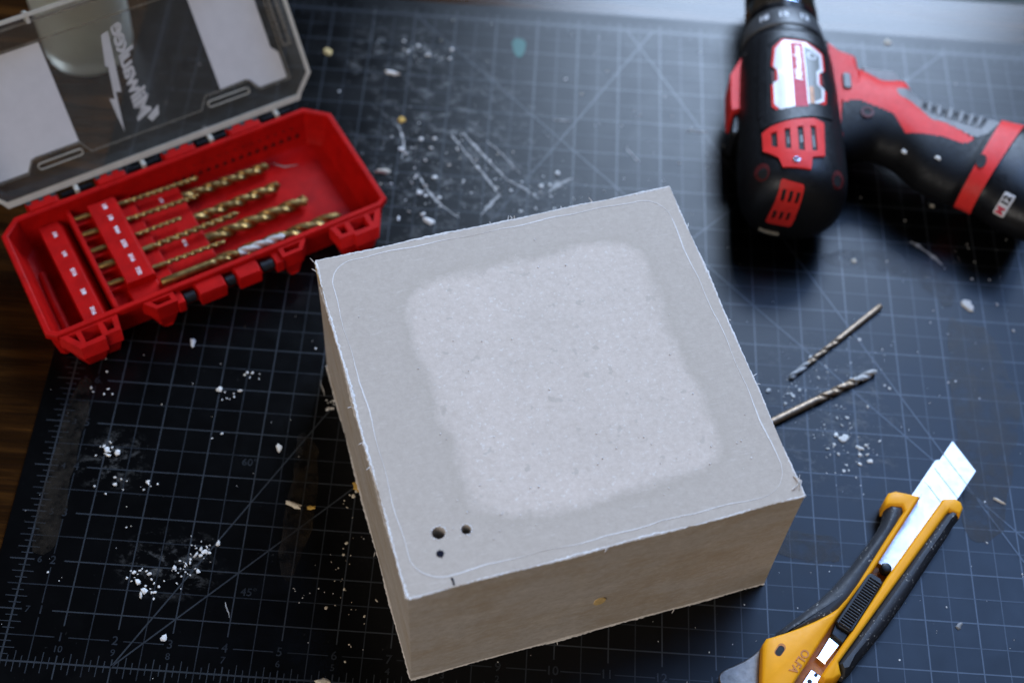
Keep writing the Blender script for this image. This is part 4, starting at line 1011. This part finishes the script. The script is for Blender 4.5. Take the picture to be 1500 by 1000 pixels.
# ------------------------------------------------------------------ plaster debris: bigger flakes one by one, crumbs as one mass
def flake(label, x, y, r, sq, mat='plaster', name='plaster_flake', cat='flake', rot=0, seed=1):
    rf = random.Random(seed); mm = M()
    poly = [(r * sq[0] * math.cos(a) * rf.uniform(.55, 1.2), r * sq[1] * math.sin(a) * rf.uniform(.55, 1.2)) for a in [k * 2 * math.pi / 11 for k in range(11)]]
    mm.pillow(poly, [(.0, .02 * r), (r * .12, 0), (r * .24 * rf.uniform(.8, 1.3), r * .16), (r * .30, r * .46)])
    o = obj(name, mm, MAT[mat], angle=25); o.location = Vector((x, y, .0055)) * S; o.rotation_euler = (0, 0, rot); return tag(o, label, cat, 'plaster flakes and chips on the mat')
for k, (lab, x, y, r, sq, mt, rot) in enumerate((
    ('bright white plaster flake right of the drill bits, below the drill handle', 18.69, 9.40, .17, (1, .7), 'plaster', 2.2),
    ('round cream pellet at the top edge of the mat behind the trigger', 17.63, 17.22, .10, (1, 1), 'cream', 0),
    ('small yellow pellet on the mat right of the case lid', 5.97, 13.57, .11, (1, 1), 'yellowcrumb', 0),
    ('white folded flake against the back edge of the block', 6.86, 10.66, .19, (1, .5), 'plaster', -.3),
    ('long cream flake beside the right end of the red case', 5.70, 11.98, .21, (1, .4), 'cream', .1),
    ('single white oval chip just above the ruler number 3', 2.85, .62, .085, (.7, 1.0), 'plaster', 0),
    ('white flake on the dark mat in front of the red case', 2.26, 7.05, .11, (.6, 1), 'plaster', .2),
    ('pair of white chips stuck together left of the block', 4.38, 4.72, .10, (.7, 1), 'plaster', .2),
    ('pale curled paper shaving left of the block', 4.83, 3.50, .20, (1, .35), 'cream', -.3),
    ('small ochre chip next to the curled shaving', 5.18, 3.46, .11, (1, .45), 'yellowcrumb', .1),
    ('ochre lump at the foot of the block left wall', 6.02, 3.98, .12, (.8, 1), 'yellowcrumb', .4),
    ('long pale chip on the ruler at the bottom edge', 5.85, .0, .17, (1, .4), 'cream', -.1),
    ('large white crumb right of the block, below the drill bits', 15.72, 5.85, .12, (1, .7), 'plaster', .4),
    ('white oval crumb left of the knife blade', 16.23, 5.36, .075, (1, .75), 'plaster', 0),
    ('rounded grey pellet on the mat between drill and thin bit', 16.27, 10.39, .075, (1, 1), 'cream', 0),
    ('thin pale splinter on the brown stain beside the knife blade', 18.73, 4.66, .14, (1, .22), 'plaster', -.5),
    ('yellowish crumb fallen under the drill handle', 18.19, 12.12, .06, (1, .8), 'cream', 0),
    ('elongated white smear chip behind the case, near the mat top', 5.62, 15.01, .17, (1, .45), 'plaster', -.2),
    ('grey rubber crumb lying right of the knife grip', 17.62, 1.92, .10, (1, .6), 'greyrubber', .8),
    ('tan flake behind the case lid on the dark mat', 4.02, 15.55, .13, (.8, 1), 'core', .6))):
    flake(lab, x, y, r, sq, mt, rot=rot, seed=k + 5)
rc = random.Random(11); mm = M()
def cluster(x, y, n, sx, sy, r0, r1, mi=0):
    for _ in range(n):
        r = r0 * (r1 / r0) ** (rc.random() ** 2.2); mm.blob((x + rc.gauss(0, sx), y + rc.gauss(0, sy), r * .35), r, (1, rc.uniform(.35, 1), rc.uniform(.22, .6)), mi, rc)
for q in ((1.05, 4.38, 14, .10, .13, .02, .085), (1.25, 3.72, 7, .16, .14, .02, .07), (1.9, 3.72, 6, .12, .10, .02, .06), (2.06, 1.80, 12, .10, .12, .02, .10), (2.45, 1.62, 14, .16, .14, .02, .09), (2.95, 1.98, 20, .16, .13, .015, .08), (3.25, 2.38, 24, .14, .13, .015, .08),
          (3.2, 5.85, 8, .14, .10, .02, .09), (3.65, 6.35, 5, .12, .10, .02, .05), (.55, 5.72, 5, .15, .08, .02, .05), (6.05, 3.9, 16, .10, .25, .015, .08, 1), (5.95, 2.2, 18, .12, .45, .012, .05, 1), (6.3, 1.2, 10, .12, .3, .012, .045, 1), (5.3, 5.75, 8, .08, .12, .02, .08), (5.3, 1.7, 8, .25, .1, .012, .035),  # clusters beside the block: its shade is put into their darker cream
          (15.25, 7.35, 45, .35, .40, .010, .055), (14.75, 6.85, 26, .16, .18, .012, .07), (15.45, 6.15, 40, .38, .35, .010, .06), (15.95, 5.62, 30, .25, .25, .012, .07), (15.6, 4.95, 14, .25, .3, .012, .05), (16.4, 7.9, 16, .5, .5, .010, .03), (18.6, 10.4, 10, .5, .6, .012, .05), (17.8, 8.3, 14, .9, .8, .012, .045), (14.0, 4.2, 8, .2, .5, .012, .04),
          (7.2, 12.4, 46, .7, .8, .012, .07), (6.2, 15.8, 30, .5, .25, .015, .09), (6.4, 12.6, 26, .25, .5, .012, .07), (8.5, 11.6, 40, .6, .4, .012, .06), (9.7, 11.6, 26, .35, .3, .012, .08), (6.7, 11.2, 30, .4, .35, .012, .08), (11.2, 13.4, 20, 1.2, 1.2, .012, .045), (17.5, 14.6, 8, .5, .6, .012, .05), (13.5, 1.6, 16, .7, .7, .010, .035)):
    cluster(*q)
for _ in range(420): cluster(rc.uniform(-.4, 22), rc.uniform(-.4, 17.3), 1, 0, 0, .008, .034, 0 if rc.random() < .8 else 1)
tag(obj('plaster_crumbs', mm, [MAT['plaster'], MAT['cream']], smooth=False), 'scattered white plaster crumbs and dust over the black cutting mat', 'crumbs', kind='stuff')
